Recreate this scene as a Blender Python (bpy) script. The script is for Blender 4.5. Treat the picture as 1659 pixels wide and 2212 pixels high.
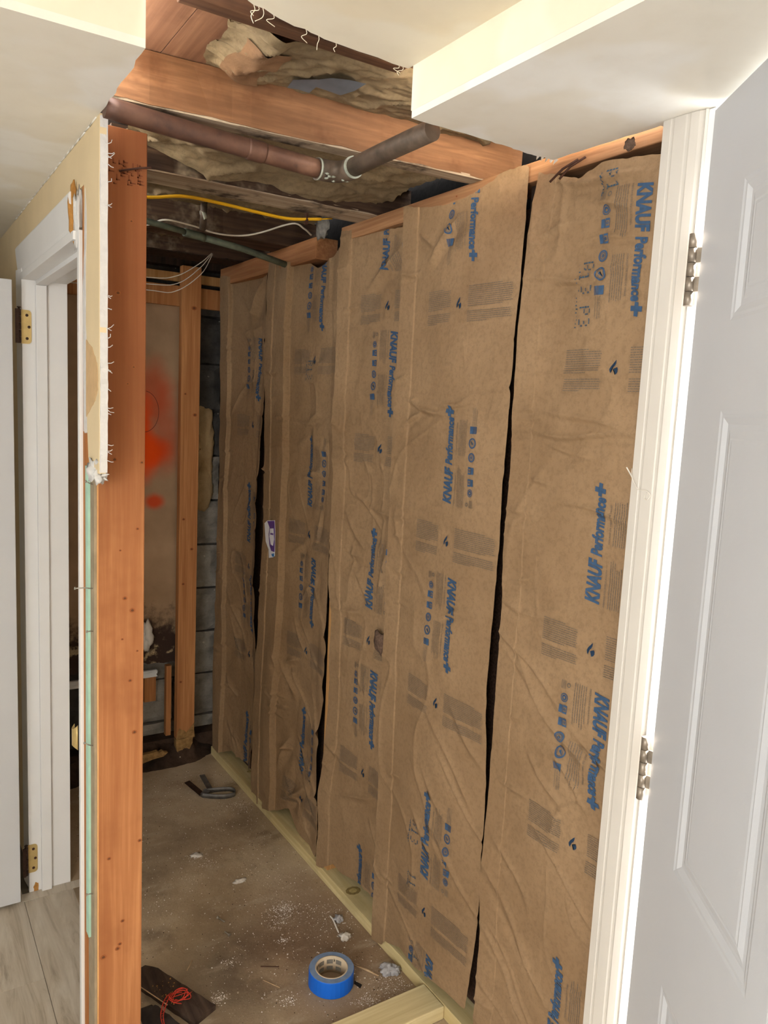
import bpy, bmesh, math, random
import numpy as np
from mathutils import Vector, Matrix

random.seed(7)
for o in list(bpy.data.objects): bpy.data.objects.remove(o, do_unlink=True)
S = bpy.context.scene
COL = S.collection

# ------------------------------------------------------------------ camera
# phone photograph: 1659 x 2212, f = 1687 px; standing in the hall at 1.58 m
W, H, FPX = 1659.0, 2212.0, 1687.0
yaw, pitch, roll = math.radians(32.618), math.radians(7.552), math.radians(2.750)
fwd = Vector((math.sin(yaw)*math.cos(pitch), math.cos(yaw)*math.cos(pitch), -math.sin(pitch)))
right = Vector((math.cos(yaw), -math.sin(yaw), 0))
up = right.cross(fwd)
r2 = right*math.cos(roll) + up*math.sin(roll)
u2 = -right*math.sin(roll) + up*math.cos(roll)
cd = bpy.data.cameras.new('camera'); cam = bpy.data.objects.new('camera', cd); COL.objects.link(cam)
cd.sensor_fit = 'VERTICAL'; cd.sensor_height = 24.0; cd.lens = 24.0*FPX/H
cd.clip_start = 0.02; cd.clip_end = 60
m = Matrix((r2, u2, -fwd)).transposed().to_4x4(); m.translation = (0, 0, 1.58)
cam.matrix_world = m
S.camera = cam

# ------------------------------------------------------------------ world, light, exposure
wd = bpy.data.worlds.new('world'); S.world = wd; wd.use_nodes = True
bg = wd.node_tree.nodes['Background']
bg.inputs[0].default_value = (0.965, 0.99, 1.0, 1); bg.inputs[1].default_value = 9.0   # overcast daylight outside

def area(name, loc, rot, sx, sy, power=0, color=(1, 1, 1), portal=False):
    l = bpy.data.lights.new(name, 'AREA'); l.shape = 'RECTANGLE'; l.size = sx; l.size_y = sy
    l.energy = power; l.color = color
    if portal: l.cycles.is_portal = True
    o = bpy.data.objects.new(name, l); COL.objects.link(o); o.location = loc; o.rotation_euler = rot
    return o
sun = bpy.data.lights.new('sun', 'SUN'); sun.energy = 85.0; sun.angle = math.radians(1.0); sun.color = (1.0, .96, .90)
so = bpy.data.objects.new('sun', sun); COL.objects.link(so)
so.rotation_euler = Vector((-.75, .25, -.62)).to_track_quat('-Z', 'Y').to_euler()
# daylight through an added, unseen hall window and the open outside door (portals only guide the sky light)
area('added_window_portal', (-1.47, -0.70, 1.30), (0, math.radians(-90), 0), 1.5, 1.9, portal=True)
area('door_daylight_portal', (1.34, 0.42, 1.05), (0, math.radians(90), 0), 2.1, 0.92, portal=True)
S.view_settings.view_transform = 'Standard'; S.view_settings.look = 'None'
S.view_settings.gamma = 1; S.view_settings.use_curve_mapping = False
S.view_settings.exposure = 0.32

# ------------------------------------------------------------------ helpers
def world_loc(o):
    v = Vector(o.location)
    while o.parent: o = o.parent; v = v + Vector(o.location)
    return v

def link(name, me, mat, parent=None, origin=None, local=False, smooth=False):
    """one mesh object; vertices in world space unless local"""
    o = bpy.data.objects.new(name, me)
    if mat: me.materials.append(mat)
    if not local:
        n = len(me.vertices); co = np.empty(n*3, 'f4'); me.vertices.foreach_get('co', co); co = co.reshape(-1, 3)
        if origin is None:
            lo, hi = co.min(0), co.max(0); origin = ((lo[0]+hi[0])/2, (lo[1]+hi[1])/2, lo[2])
        co = co - np.array(origin, 'f4'); me.vertices.foreach_set('co', co.ravel()); me.update()
        o.location = Vector(origin) - (world_loc(parent) if parent else Vector((0, 0, 0)))
    if smooth: me.polygons.foreach_set('use_smooth', [True]*len(me.polygons))
    if parent: o.parent = parent
    COL.objects.link(o)
    return o

def mesh(name, v, f, mat, parent=None, smooth=False, **k):
    me = bpy.data.meshes.new(name); me.from_pydata([tuple(p) for p in v], [], [tuple(q) for q in f]); me.update()
    return link(name, me, mat, parent, smooth=smooth, **k)

BF = [(0, 3, 2, 1), (4, 5, 6, 7), (0, 1, 5, 4), (1, 2, 6, 5), (2, 3, 7, 6), (3, 0, 4, 7)]
def boxv(x0, x1, y0, y1, z0, z1):
    return [(x0, y0, z0), (x1, y0, z0), (x1, y1, z0), (x0, y1, z0), (x0, y0, z1), (x1, y0, z1), (x1, y1, z1), (x0, y1, z1)]
def box(name, x0, x1, y0, y1, z0, z1, mat, parent=None, bevel=0.0, **k):
    o = mesh(name, boxv(x0, x1, y0, y1, z0, z1), BF, mat, parent, **k)
    if bevel:
        b = o.modifiers.new('bevel', 'BEVEL'); b.width = bevel; b.segments = 2; b.limit_method = 'ANGLE'
    return o

def boxes(name, L, mat, parent=None, **k):
    v, f = [], []
    for b in L:
        n = len(v); v += boxv(*b); f += [tuple(i+n for i in q) for q in BF]
    return mesh(name, v, f, mat, parent, **k)

def thing(name, label=None, cat=None, loc=(0, 0, 0), group=None, kind=None, parent=None):
    o = bpy.data.objects.new(name, None); COL.objects.link(o); o.empty_display_size = 0.05
    o.location = loc
    if parent: o.parent = parent
    return tag(o, label, cat, group, kind)
def tag(o, label=None, cat=None, group=None, kind=None):
    if label: o['label'] = label
    if cat: o['category'] = cat
    if group: o['group'] = group
    if kind: o['kind'] = kind
    return o

def prism(name, poly, axis, a, b, mat, parent=None, **k):
    """extrude a 2D polygon (in the two other axes, in order) along axis from a to b"""
    n = len(poly); v = []
    for t in (a, b):
        for p, q in poly:
            v.append({0: (t, p, q), 1: (p, t, q), 2: (p, q, t)}[axis])
    f = [tuple(range(n)), tuple(range(2*n-1, n-1, -1))] + [(i, n+i, n+(i+1) % n, (i+1) % n) for i in range(n)]
    me = bpy.data.meshes.new(name); me.from_pydata(v, [], f); me.update()
    bm = bmesh.new(); bm.from_mesh(me); bmesh.ops.recalc_face_normals(bm, faces=bm.faces)
    bmesh.ops.triangulate(bm, faces=[q for q in bm.faces if len(q.verts) > 4]); bm.to_mesh(me); bm.free()
    return link(name, me, mat, parent, **k)

def tube_geo(pts, rad, seg=10, caps=True):
    pts = [Vector(p) for p in pts]; n = len(pts)
    rads = rad if isinstance(rad, (list, tuple)) else [rad]*n
    v, f = [], []
    t0 = (pts[1]-pts[0]).normalized(); ref = Vector((0, 0, 1)) if abs(t0.z) < .9 else Vector((1, 0, 0))
    nrm = t0.cross(ref).normalized()
    for i, p in enumerate(pts):
        t = (pts[min(i+1, n-1)]-pts[max(i-1, 0)]).normalized()
        nrm = (nrm - t*nrm.dot(t)).normalized(); bi = t.cross(nrm)
        for s in range(seg):
            a = 2*math.pi*s/seg; v.append(p + (nrm*math.cos(a)+bi*math.sin(a))*rads[i])
    for i in range(n-1):
        for s in range(seg):
            f.append((i*seg+s, i*seg+(s+1) % seg, (i+1)*seg+(s+1) % seg, (i+1)*seg+s))
    if caps: f += [tuple(range(seg-1, -1, -1)), tuple((n-1)*seg+s for s in range(seg))]
    return v, f
def tube(name, pts, rad, mat, parent=None, seg=10, **k):
    v, f = tube_geo(pts, rad, seg); o = mesh(name, v, f, mat, parent, smooth=True, **k)
    n = len(o.data.polygons); o.data.polygons[n-1].use_smooth = False; o.data.polygons[n-2].use_smooth = False; return o

def spline(pts, n=8):
    P = [Vector(p) for p in pts]; P = [P[0]*2-P[1]] + P + [P[-1]*2-P[-2]]; out = []
    for i in range(1, len(P)-2):
        for j in range(n):
            t = j/n; a, b, c, d = P[i-1:i+3]
            out.append(.5*((2*b)+(c-a)*t+(2*a-5*b+4*c-d)*t*t+(3*b-a-3*c+d)*t**3))
    out.append(P[-2]); return out

def lathe(name, prof, center, mat, parent=None, seg=40, smooth=True, jit=0.0, closed=True, **k):
    v, f = [], []; n = len(prof); rng = random.Random(len(name)+seg)
    js = [1+jit*rng.uniform(-1, 1) for _ in range(seg)]
    for s in range(seg):
        a = 2*math.pi*s/seg
        for r, z in prof: v.append((center[0]+r*js[s]*math.cos(a), center[1]+r*js[s]*math.sin(a), center[2]+z))
    for s in range(seg):
        t = (s+1) % seg
        for i in range(n if closed else n-1):
            j = (i+1) % n; f.append((s*n+i, t*n+i, t*n+j, s*n+j))
    return mesh(name, v, f, mat, parent, smooth=smooth, **k)

# numpy value noise ------------------------------------------------
def vn(x, y, seed=0):
    x = np.asarray(x, float); y = np.asarray(y, float)
    xi = np.floor(x).astype(np.int64); yi = np.floor(y).astype(np.int64); fx = x-xi; fy = y-yi
    fx = fx*fx*fx*(fx*(fx*6-15)+10); fy = fy*fy*fy*(fy*(fy*6-15)+10)
    def h(a, b):
        n = (a*374761393 + b*668265263 + seed*1442695041) & 0x7fffffff
        n = ((n ^ (n >> 13))*1274126177) & 0x7fffffff
        return ((n ^ (n >> 16)) & 0xffff)/32767.5 - 1
    return (h(xi, yi)*(1-fx)+h(xi+1, yi)*fx)*(1-fy)+(h(xi, yi+1)*(1-fx)+h(xi+1, yi+1)*fx)*fy
def fbm(x, y, seed=0, oct=3):
    s = 0; a = 1
    for i in range(oct): s = s + a*vn(x*2**i, y*2**i, seed+i*17); a *= .5
    return s
def grid_faces(nu, nv):
    i = np.arange((nu-1)*(nv-1)); r = i//(nu-1); c = i % (nu-1); a = r*nu+c
    return np.stack([a, a+1, a+nu+1, a+nu], 1)
def npmesh(name, co, quads, mat, parent=None, smooth=True, **k):
    me = bpy.data.meshes.new(name); co = np.asarray(co, 'f4'); q = np.asarray(quads, 'i4')
    me.vertices.add(len(co)); me.vertices.foreach_set('co', co.ravel())
    me.loops.add(q.size); me.loops.foreach_set('vertex_index', q.ravel())
    me.polygons.add(len(q)); me.polygons.foreach_set('loop_start', np.arange(len(q), dtype='i4')*q.shape[1])
    me.update(calc_edges=True); me.validate()
    return link(name, me, mat, parent, smooth=smooth, **k)

def lump(name, c, r, mat, parent=None, seed=0, amp=.35, freq=1.6, sub=3, **k):
    bm = bmesh.new(); bmesh.ops.create_icosphere(bm, subdivisions=sub, radius=1)
    for v in bm.verts:
        p = v.co; d = 1+amp*float(vn(p.x*freq+p.z*1.3+seed*3.7, p.y*freq-p.z*.9+seed*1.9, seed)) + amp*.5*float(vn(p.x*freq*2.5+seed, p.z*freq*2.5+p.y, seed+5))
        v.co = Vector((c[0]+p.x*r[0]*d, c[1]+p.y*r[1]*d, c[2]+p.z*r[2]*d))
    me = bpy.data.meshes.new(name); bm.to_mesh(me); bm.free()
    return link(name, me, mat, parent, smooth=True, **k)

# ------------------------------------------------------------------ materials
def lin(r, g, b):
    return tuple(((c/255)/12.92 if c/255 <= .04045 else ((c/255+.055)/1.055)**2.4) for c in (r, g, b)) + (1,)
class Mt:
    def __init__(s, name, rough=.8, metal=0, spec=.3):
        s.m = bpy.data.materials.new(name); s.m.use_nodes = True; s.nt = s.m.node_tree; s.N = s.nt.nodes; s.L = s.nt.links
        s.b = s.N['Principled BSDF']; s.b.inputs['Roughness'].default_value = rough; s.b.inputs['Metallic'].default_value = metal
        s.b.inputs['Specular IOR Level'].default_value = spec
        s.tc = s.N.new('ShaderNodeTexCoord'); s.col = None
    def vec(s, scale=(1, 1, 1), rot=(0, 0, 0), loc=(0, 0, 0)):
        mp = s.N.new('ShaderNodeMapping'); mp.inputs['Scale'].default_value = scale; mp.inputs['Rotation'].default_value = rot; mp.inputs['Location'].default_value = loc
        s.L.new(s.tc.outputs['Object'], mp.inputs[0]); return mp.outputs[0]
    def noise(s, v, scale=5, detail=4, rough=.55, dist=0):
        n = s.N.new('ShaderNodeTexNoise'); n.inputs['Scale'].default_value = scale; n.inputs['Detail'].default_value = detail
        n.inputs['Roughness'].default_value = rough; n.inputs['Distortion'].default_value = dist; s.L.new(v, n.inputs['Vector']); return n.outputs['Fac']
    def ramp(s, fac, stops):
        r = s.N.new('ShaderNodeValToRGB'); e = r.color_ramp.elements
        e[0].position, e[0].color = stops[0]; e[1].position, e[1].color = stops[-1]
        for p, c in stops[1:-1]: x = e.new(p); x.color = c
        s.L.new(fac, r.inputs[0]); return r.outputs[0]
    def step(s, fac, a, b):
        r = s.N.new('ShaderNodeMapRange'); r.inputs[1].default_value = a; r.inputs[2].default_value = b; r.interpolation_type = 'SMOOTHSTEP'
        s.L.new(fac, r.inputs[0]); return r.outputs[0]
    def mix(s, fac, a, b, mode='MIX'):
        x = s.N.new('ShaderNodeMix'); x.data_type = 'RGBA'; x.blend_type = mode
        for i, q in ((0, fac), (6, a), (7, b)):
            if hasattr(q, 'is_linked') or hasattr(q, 'links'): s.L.new(q, x.inputs[i])
            else: x.inputs[i].default_value = q
        return x.outputs[2]
    def math(s, op, a, b=0.0):
        x = s.N.new('ShaderNodeMath'); x.operation = op
        for i, q in ((0, a), (1, b)):
            if hasattr(q, 'links'): s.L.new(q, x.inputs[i])
            else: x.inputs[i].default_value = q
        return x.outputs[0]
    def dist(s, c, scale=(1, 1, 1)):
        mp = s.N.new('ShaderNodeMapping'); mp.vector_type = 'POINT'; mp.inputs['Scale'].default_value = scale
        mp.inputs['Location'].default_value = tuple(-a*b for a, b in zip(c, scale)); s.L.new(s.tc.outputs['Object'], mp.inputs[0])
        l = s.N.new('ShaderNodeVectorMath'); l.operation = 'LENGTH'; s.L.new(mp.outputs[0], l.inputs[0]); return l.outputs['Value']
    def axis(s, i):
        x = s.N.new('ShaderNodeSeparateXYZ'); s.L.new(s.tc.outputs['Object'], x.inputs[0]); return x.outputs[i]
    def color(s, c):
        if hasattr(c, 'links'): s.L.new(c, s.b.inputs['Base Color'])
        else: s.b.inputs['Base Color'].default_value = c
        s.col = c
    def bump(s, h, strength=.3, dist=.01):
        b = s.N.new('ShaderNodeBump'); b.inputs['Strength'].default_value = strength; b.inputs['Distance'].default_value = dist
        if s.b.inputs['Normal'].is_linked: s.L.new(s.b.inputs['Normal'].links[0].from_socket, b.inputs['Normal'])
        s.L.new(h, b.inputs['Height']); s.L.new(b.outputs[0], s.b.inputs['Normal'])

def plain(name, c, rough=.6, metal=0, var=.12, scale=20, bump=0, spec=.3, bscale=60):
    t = Mt(name, rough, metal, spec); v = t.vec()
    n = t.noise(v, scale, 4)
    a = tuple(x*(1-var) for x in c[:3])+(1,); b = tuple(min(1, x*(1+var)) for x in c[:3])+(1,)
    t.color(t.ramp(n, [(.3, a), (.7, b)]))
    if bump: t.bump(t.noise(t.vec(), bscale, 5, .6), bump, .004)
    return t.m

def wood(name, light, dark, axis, grain=1.0, rough=.75, stain=None, stain_amt=.5, stain_scale=3, darker_top=None):
    t = Mt(name, rough, 0, .2)
    sc = [45*grain]*3; sc[axis] = 1.6*grain
    g1 = t.noise(t.vec(tuple(sc)), 1, 5, .6, .6)
    sc2 = [160*grain]*3; sc2[axis] = 5
    g2 = t.noise(t.vec(tuple(sc2)), 1, 3, .5)
    sc3 = [7]*3; sc3[axis] = 1.0
    g3 = t.noise(t.vec(tuple(sc3)), 1.5, 2)
    mid = tuple((a+b)/2 for a, b in zip(light, dark))
    c = t.ramp(g1, [(.32, dark), (.5, mid), (.66, light)])
    c = t.mix(t.step(g2, .35, .65), c, t.mix(.5, c, dark), 'MIX')
    c = t.mix(t.math('MULTIPLY', t.step(g3, .45, .7), .35), c, dark)
    if stain:
        k = t.noise(t.vec(loc=(3.1, 1.7, 4.2)), stain_scale, 5, .65)
        c = t.mix(t.math('MULTIPLY', t.step(k, .5, .68), stain_amt), c, stain)
    if darker_top:      # wood turns darker towards the top, around a set height
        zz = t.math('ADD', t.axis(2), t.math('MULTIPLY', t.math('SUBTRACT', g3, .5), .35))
        c = t.mix(t.math('MULTIPLY', t.step(zz, darker_top[0]-.25, darker_top[0]+.25), darker_top[2]), c, darker_top[1])
    t.color(c); t.bump(g1, .25, .003); t.bump(g2, .12, .0015)
    return t.m

WHITE = plain('white_paint', lin(228, 227, 226), .45, var=.03, scale=6, bump=.04, bscale=25)
CASING = plain('casing_paint', lin(206, 199, 189), .4, var=.025, scale=9, bump=.03)
DOORW = plain('door_paint', lin(200, 201, 204), .5, var=.02, scale=4, bump=.06, bscale=90)
def ceil_mat(name, base, patch):
    t = Mt(name, .75, 0, .2); k = t.noise(t.vec(), 2.6, 3, .45)
    c = t.mix(t.step(k, .5, .56), base, patch); f = t.noise(t.vec(), 14, 3)
    c = t.mix(t.math('MULTIPLY', t.step(f, .4, .75), .12), c, lin(200, 188, 165)); t.color(c)
    t.bump(t.noise(t.vec(), 45, 4), .06, .004); t.bump(t.noise(t.vec(), 6, 2), .15, .01); return t.m
CEIL = ceil_mat('ceiling_paint', lin(234, 229, 218), lin(239, 237, 232))
CEILC = ceil_mat('ceiling_cream', lin(234, 224, 202), lin(236, 229, 212))
CREAM = plain('cream_wall_paint', lin(226, 205, 166), .7, var=.04, scale=8, bump=.08, bscale=40)
GYP = plain('gypsum_core', lin(214, 211, 208), .95, var=.06, scale=60, bump=.5, bscale=120)
PAPERTORN = plain('torn_drywall_paper', lin(205, 172, 128), .9, var=.08, scale=40, bump=.2)
GREEN = plain('green_drywall_paper', lin(172, 208, 188), .9, var=.08, scale=30)
BROWNP = plain('brown_drywall_paper', lin(158, 142, 118), .9, var=.15, scale=25, bump=.3)
MDF = plain('torn_fibre', lin(176, 126, 66), .95, var=.2, scale=80, bump=.6)

STUD = wood('stud_wood', lin(198, 138, 90), lin(162, 102, 62), 2, .9, stain=lin(140, 84, 50), stain_amt=.5, stain_scale=2.5, darker_top=(1.36, lin(128, 74, 43), .78))
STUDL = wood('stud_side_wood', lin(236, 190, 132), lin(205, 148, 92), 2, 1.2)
STUDB = wood('stud_back_wood', lin(200, 142, 90), lin(158, 102, 60), 2, 1.0)
LIGHTSTUD = wood('new_stud_wood', lin(214, 168, 112), lin(172, 122, 72), 2, 1.0)
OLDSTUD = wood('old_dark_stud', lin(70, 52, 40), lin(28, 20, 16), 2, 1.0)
TREATY = wood('treated_plate_wood', lin(236, 220, 172), lin(200, 178, 126), 1, .55, stain=lin(168, 152, 110), stain_amt=.4, stain_scale=8)
TREATX = wood('treated_cross_wood', lin(238, 222, 176), lin(206, 184, 134), 0, .55)
PLATE = wood('top_plate_wood', lin(176, 132, 94), lin(132, 92, 62), 1, 1.0)
JOIST = wood('joist_wood', lin(150, 108, 76), lin(110, 76, 52), 0, .8, stain=lin(96, 58, 34), stain_amt=.7, stain_scale=5)
JOISTD = wood('old_joist_wood', lin(108, 84, 66), lin(44, 30, 24), 0, .7, stain=lin(196, 178, 152), stain_amt=.8, stain_scale=4)
JOISTW = wood('whitened_joist_wood', lin(204, 188, 164), lin(140, 118, 98), 0, .9, stain=lin(44, 32, 28), stain_amt=.9, stain_scale=7)
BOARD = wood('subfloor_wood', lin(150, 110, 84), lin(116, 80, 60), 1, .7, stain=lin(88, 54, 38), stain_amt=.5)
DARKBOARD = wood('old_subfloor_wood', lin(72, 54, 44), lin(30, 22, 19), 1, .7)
DKBROWN = wood('furring_wood', lin(120, 86, 62), lin(70, 46, 34), 0, .8, stain=lin(40, 28, 22), stain_amt=.7)
KNOT = plain('knot', lin(104, 62, 36), .8, var=.3, scale=150)
TK1 = plain('treated_knot_ring', lin(150, 128, 78), .8, var=.3, scale=90)
TK2 = plain('treated_knot', lin(190, 166, 108), .8, var=.2, scale=90)
KNOT2 = plain('knot_ring', lin(150, 88, 46), .8, var=.2, scale=150)

def kraft(name, light, dark, rough=.78):
    t = Mt(name, rough, 0, .25)
    a = t.noise(t.vec((1, 1, 1)), 3.5, 4, .6); f = t.noise(t.vec((1, 1, 1)), 90, 4, .7)
    c = t.ramp(a, [(.3, dark), (.7, light)])
    c = t.mix(t.math('MULTIPLY', t.step(f, .42, .68), .35), c, tuple(x*.62 for x in dark[:3])+(1,))
    t.color(c)
    w = t.noise(t.vec((1, 1, 1)), 16, 5, .55, .8); t.bump(w, .34, .006); t.bump(t.noise(t.vec((1, 1, 1), loc=(3, 1, 7)), 38, 4, .6, .5), .3, .004)
    t.bump(t.noise(t.vec((1, 8, 1.5)), 14, 3, .6), .12, .003); t.bump(f, .1, .001)
    return t.m
KRAFT = kraft('kraft_paper', lin(159, 130, 98), lin(138, 110, 80))
KRAFTC = kraft('ceiling_kraft_paper', lin(146, 127, 98), lin(108, 92, 70))
BLUE = plain('blue_ink', lin(56, 82, 112), .7, var=.2, scale=120)
BLUED = plain('blue_ink_dark', lin(56, 80, 98), .7, var=.25, scale=150)
FINE = plain('fine_print_ink', lin(106, 96, 86), .8, var=.15, scale=200)
FIBRE = plain('fibreglass', lin(66, 46, 34), 1.0, var=.5, scale=160, bump=.8, bscale=200)
FIBREP = plain('pinkish_fibreglass', lin(104, 82, 68), 1.0, var=.3, scale=120, bump=.8, bscale=150)
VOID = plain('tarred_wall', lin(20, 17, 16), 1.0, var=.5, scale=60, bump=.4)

def concrete_floor():
    t = Mt('dirty_concrete', .9, 0, .2); v = t.vec()
    a = t.noise(v, 2.2, 6, .6); b = t.noise(t.vec(loc=(4, 2, 0)), 3.2, 5, .6); s = t.noise(v, 140, 3, .7); g = t.noise(t.vec((1, 1, 1), loc=(9, 3, 0)), 55, 3, .6)
    c = t.ramp(a, [(.32, lin(142, 122, 98)), (.5, lin(180, 159, 131)), (.68, lin(210, 192, 164))])
    c = t.mix(t.math('MULTIPLY', t.step(b, .56, .70), .6), c, lin(84, 66, 50))
    # damp stain across the middle and brown soil near the plate
    d1 = t.step(t.dist((-.07, -.66, 0), (3.0, 4.6, 1)), 1.1, .3); dn = t.step(b, .34, .5)
    c = t.mix(t.math('MULTIPLY', t.math('MULTIPLY', d1, dn), .75), c, lin(88, 73, 58))
    d2 = t.step(t.dist((.13, -.72, 0), (3.0, 1.9, 1)), 1.1, .4)
    c = t.mix(t.math('MULTIPLY', d2, .65), c, lin(134, 106, 82))
    c = t.mix(t.math('MULTIPLY', t.step(s, .55, .75), .35), c, lin(74, 58, 44))
    c = t.mix(t.math('MULTIPLY', t.step(g, .68, .74), .55), c, lin(196, 180, 156))
    lt = t.step(t.noise(t.vec((3, 9, 1), rot=(0, 0, .5)), 2.0, 5, .6), .56, .72); c = t.mix(t.math('MULTIPLY', lt, .35), c, lin(200, 184, 160))
    t.color(c); t.bump(s, .35, .003); t.bump(t.noise(v, 14, 5), .35, .01); return t.m
CONC = concrete_floor()
def vinyl():
    t = Mt('grey_vinyl_plank', .45, 0, .4)
    a = t.noise(t.vec((14, 1.6, 1)), 1.6, 6, .62, 1.4); b = t.noise(t.vec((60, 3, 1)), 1, 4); d = t.noise(t.vec((3, 1.2, 1)), 1.6, 3)
    c = t.ramp(a, [(.3, lin(150, 136, 118)), (.45, lin(190, 178, 160)), (.7, lin(212, 203, 188))])
    c = t.mix(t.math('MULTIPLY', t.step(b, .5, .75), .3), c, lin(146, 130, 112)); c = t.mix(t.math('MULTIPLY', t.step(d, .55, .75), .3), c, lin(168, 154, 134))
    t.color(c); t.bump(b, .05, .001); return t.m
VINYL = vinyl()
def block_mat(name, l, d, sp):
    t = Mt(name, .95, 0, .15); v = t.vec(); a = t.noise(v, 7, 5, .6); f = t.noise(v, 90, 3, .7); k = t.noise(t.vec(loc=(2, 5, 1)), 34, 2)
    c = t.ramp(a, [(.32, d), (.7, l)]); c = t.mix(t.math('MULTIPLY', t.step(f, .5, .75), .4), c, d)
    c = t.mix(t.step(k, .72, .77), c, sp); t.color(c); t.bump(a, .5, .012); t.bump(f, .4, .003); return t.m
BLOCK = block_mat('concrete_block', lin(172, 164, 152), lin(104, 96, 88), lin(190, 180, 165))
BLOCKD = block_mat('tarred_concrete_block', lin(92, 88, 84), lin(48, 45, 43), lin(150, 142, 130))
MORTAR = block_mat('tan_mortar_patch', lin(196, 168, 126), lin(150, 120, 84), lin(120, 90, 64))
DIRT = block_mat('dark_soil', lin(86, 66, 52), lin(32, 24, 20), lin(170, 150, 130))
ROTWOOD = plain('rotten_wood', lin(146, 112, 68), .95, var=.4, scale=50, bump=.6)

COPPER = None
def copper():
    t = Mt('aged_copper', .5, .35, .4); a = t.noise(t.vec((4, 4, 4)), 2, 5, .6); b = t.noise(t.vec(loc=(3, 3, 3)), 26, 4)
    c = t.ramp(a, [(.32, lin(70, 50, 44)), (.55, lin(106, 76, 62)), (.72, lin(142, 106, 86))])
    c = t.mix(t.math('MULTIPLY', t.step(b, .56, .72), .6), c, lin(60, 44, 40)); t.color(c); return t.m
COPPER = copper()
TARN = plain('tarnished_copper', lin(92, 78, 66), .55, .3, var=.5, scale=22)
VERD = plain('green_copper', lin(104, 112, 98), .6, .2, var=.35, scale=30)
SOLDER = plain('solder', lin(168, 172, 158), .5, .3, var=.3, scale=60)
YELLOW = plain('yellow_cable_sheath', lin(226, 172, 26), .5, 0, var=.1)
WIREW = plain('white_wire', lin(206, 198, 184), .5, 0, var=.1)
BLACKW = plain('black_wire', lin(30, 28, 28), .6, 0, var=.1)
REDW = plain('red_twine', lin(206, 62, 44), .6, 0, var=.25, scale=80)
STEEL = plain('steel', lin(176, 170, 160), .4, .8, var=.2, scale=60)
RUST = plain('rusty_nail', lin(78, 50, 38), .8, .3, var=.3, scale=60)
NICKEL = plain('worn_nickel', lin(150, 138, 124), .45, .55, var=.3, scale=45)
GALV = plain('galvanised_strap', lin(112, 108, 104), .55, .5, var=.3, scale=40)
BRASS = plain('worn_brass', lin(206, 180, 122), .42, .45, var=.14, scale=30)
BRONZE = plain('dark_bronze', lin(62, 44, 36), .5, .4, var=.4, scale=60)
TAPEB = plain('blue_tape', lin(24, 104, 212), .5, 0, var=.06, scale=10)
TAPES = plain('blue_tape_side', lin(122, 142, 172), .55, 0, var=.18, scale=40)
CARD = plain('cardboard_core', lin(206, 186, 158), .8, 0, var=.08, scale=40)
INKB = plain('black_ink', lin(44, 40, 38), .7, 0, var=.2)
INKG = plain('grey_ink', lin(128, 122, 112), .7, 0, var=.2, scale=120)
PLASTER = plain('plaster_crumb', lin(226, 218, 208), .95, 0, var=.08, scale=50, bump=.4)
GREYLUMP = plain('grey_crumb', lin(172, 168, 168), .95, 0, var=.2, scale=70, bump=.5)
STRAW = plain('wood_splinter', lin(190, 160, 124), .8, 0, var=.2, scale=60)
PURPLE = plain('purple_wrapper', lin(92, 62, 138), .4, 0, var=.15, scale=30)
WRAPW = plain('white_wrapper', lin(232, 230, 236), .4, 0, var=.05)
WRAPB = plain('blue_wrapper', lin(44, 120, 190), .4, 0, var=.1)
MDFB = plain('brown_torn_paper', lin(124, 94, 68), .9, var=.15, scale=20, bump=.3)
GREYTAPE = plain('grey_blue_tape', lin(98, 104, 114), .6, 0, var=.12, scale=30)

# ================================================================== SETTING
XW = 1.188          # inner face of the insulated outside wall
XL = 0.352          # hall face of the door wall
ZS, ZC = 2.098, 2.187   # lowered and upper ceiling
def jag(pts, amp, n, seed):
    """ragged cut line through pts"""
    rng = random.Random(seed); out = []
    for (a, b), (c, d) in zip(pts[:-1], pts[1:]):
        for i in range(n):
            t = i/n; out.append((a+(c-a)*t+rng.uniform(-amp, amp), b+(d-b)*t+rng.uniform(-amp, amp)))
    out.append(pts[-1]); return out

# floors
tag(box('floor', .462, 1.45, 1.30, 3.75, -.10, 0, CONC), 'dirty brown concrete slab with damp stains', kind='structure')
fl = tag(box('floor', -1.47, .462, -2.3, 4.6, -.10, -.008, plain('underlay', lin(120, 112, 100))), kind='structure')
box('floor_strip', .462, 1.30, -2.3, 1.30, -.10, -.008, plain('underlay_hall', lin(120, 112, 100)), fl)
rng = random.Random(3)
pw, pl = .18, 1.22
for i in range(11):                                   # vinyl planks run along the hall
    x0 = -1.47 + i*pw - .012; y = -2.3 - rng.uniform(0, 1)
    if i == 9: y = 2.094 - 3*pl
    if i == 8: y = 1.75 - 3*pl
    while y < 4.6:
        y1 = min(y+pl, 4.6); ya = max(y, -2.3); xe = x0+pw; y1 = min(y1, 2.470) if i == 10 else y1
        if y1 > ya + .02 and xe > x0 + .01:
            box('plank', max(x0, -1.47)+.0006, xe-.0006, ya+.0006, y1-.0006, -.008, 0, VINYL, fl, bevel=.0006)
        y += pl
for i in range(5):                                    # planks continue under the camera to the outside door
    for j in range(3):
        if i == 0: continue
        box('plank', .3525+i*pw-.068, min(.352+(i+1)*pw-.068, 1.175)-.0006, -2.3+j*pl, min(-2.3+(j+1)*pl, 1.298)-.001, -.008, 0, VINYL, fl)

box('threshold_plank', .30, .498, 2.4712, 2.5115, -.008, .0006, VINYL, fl)
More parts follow.
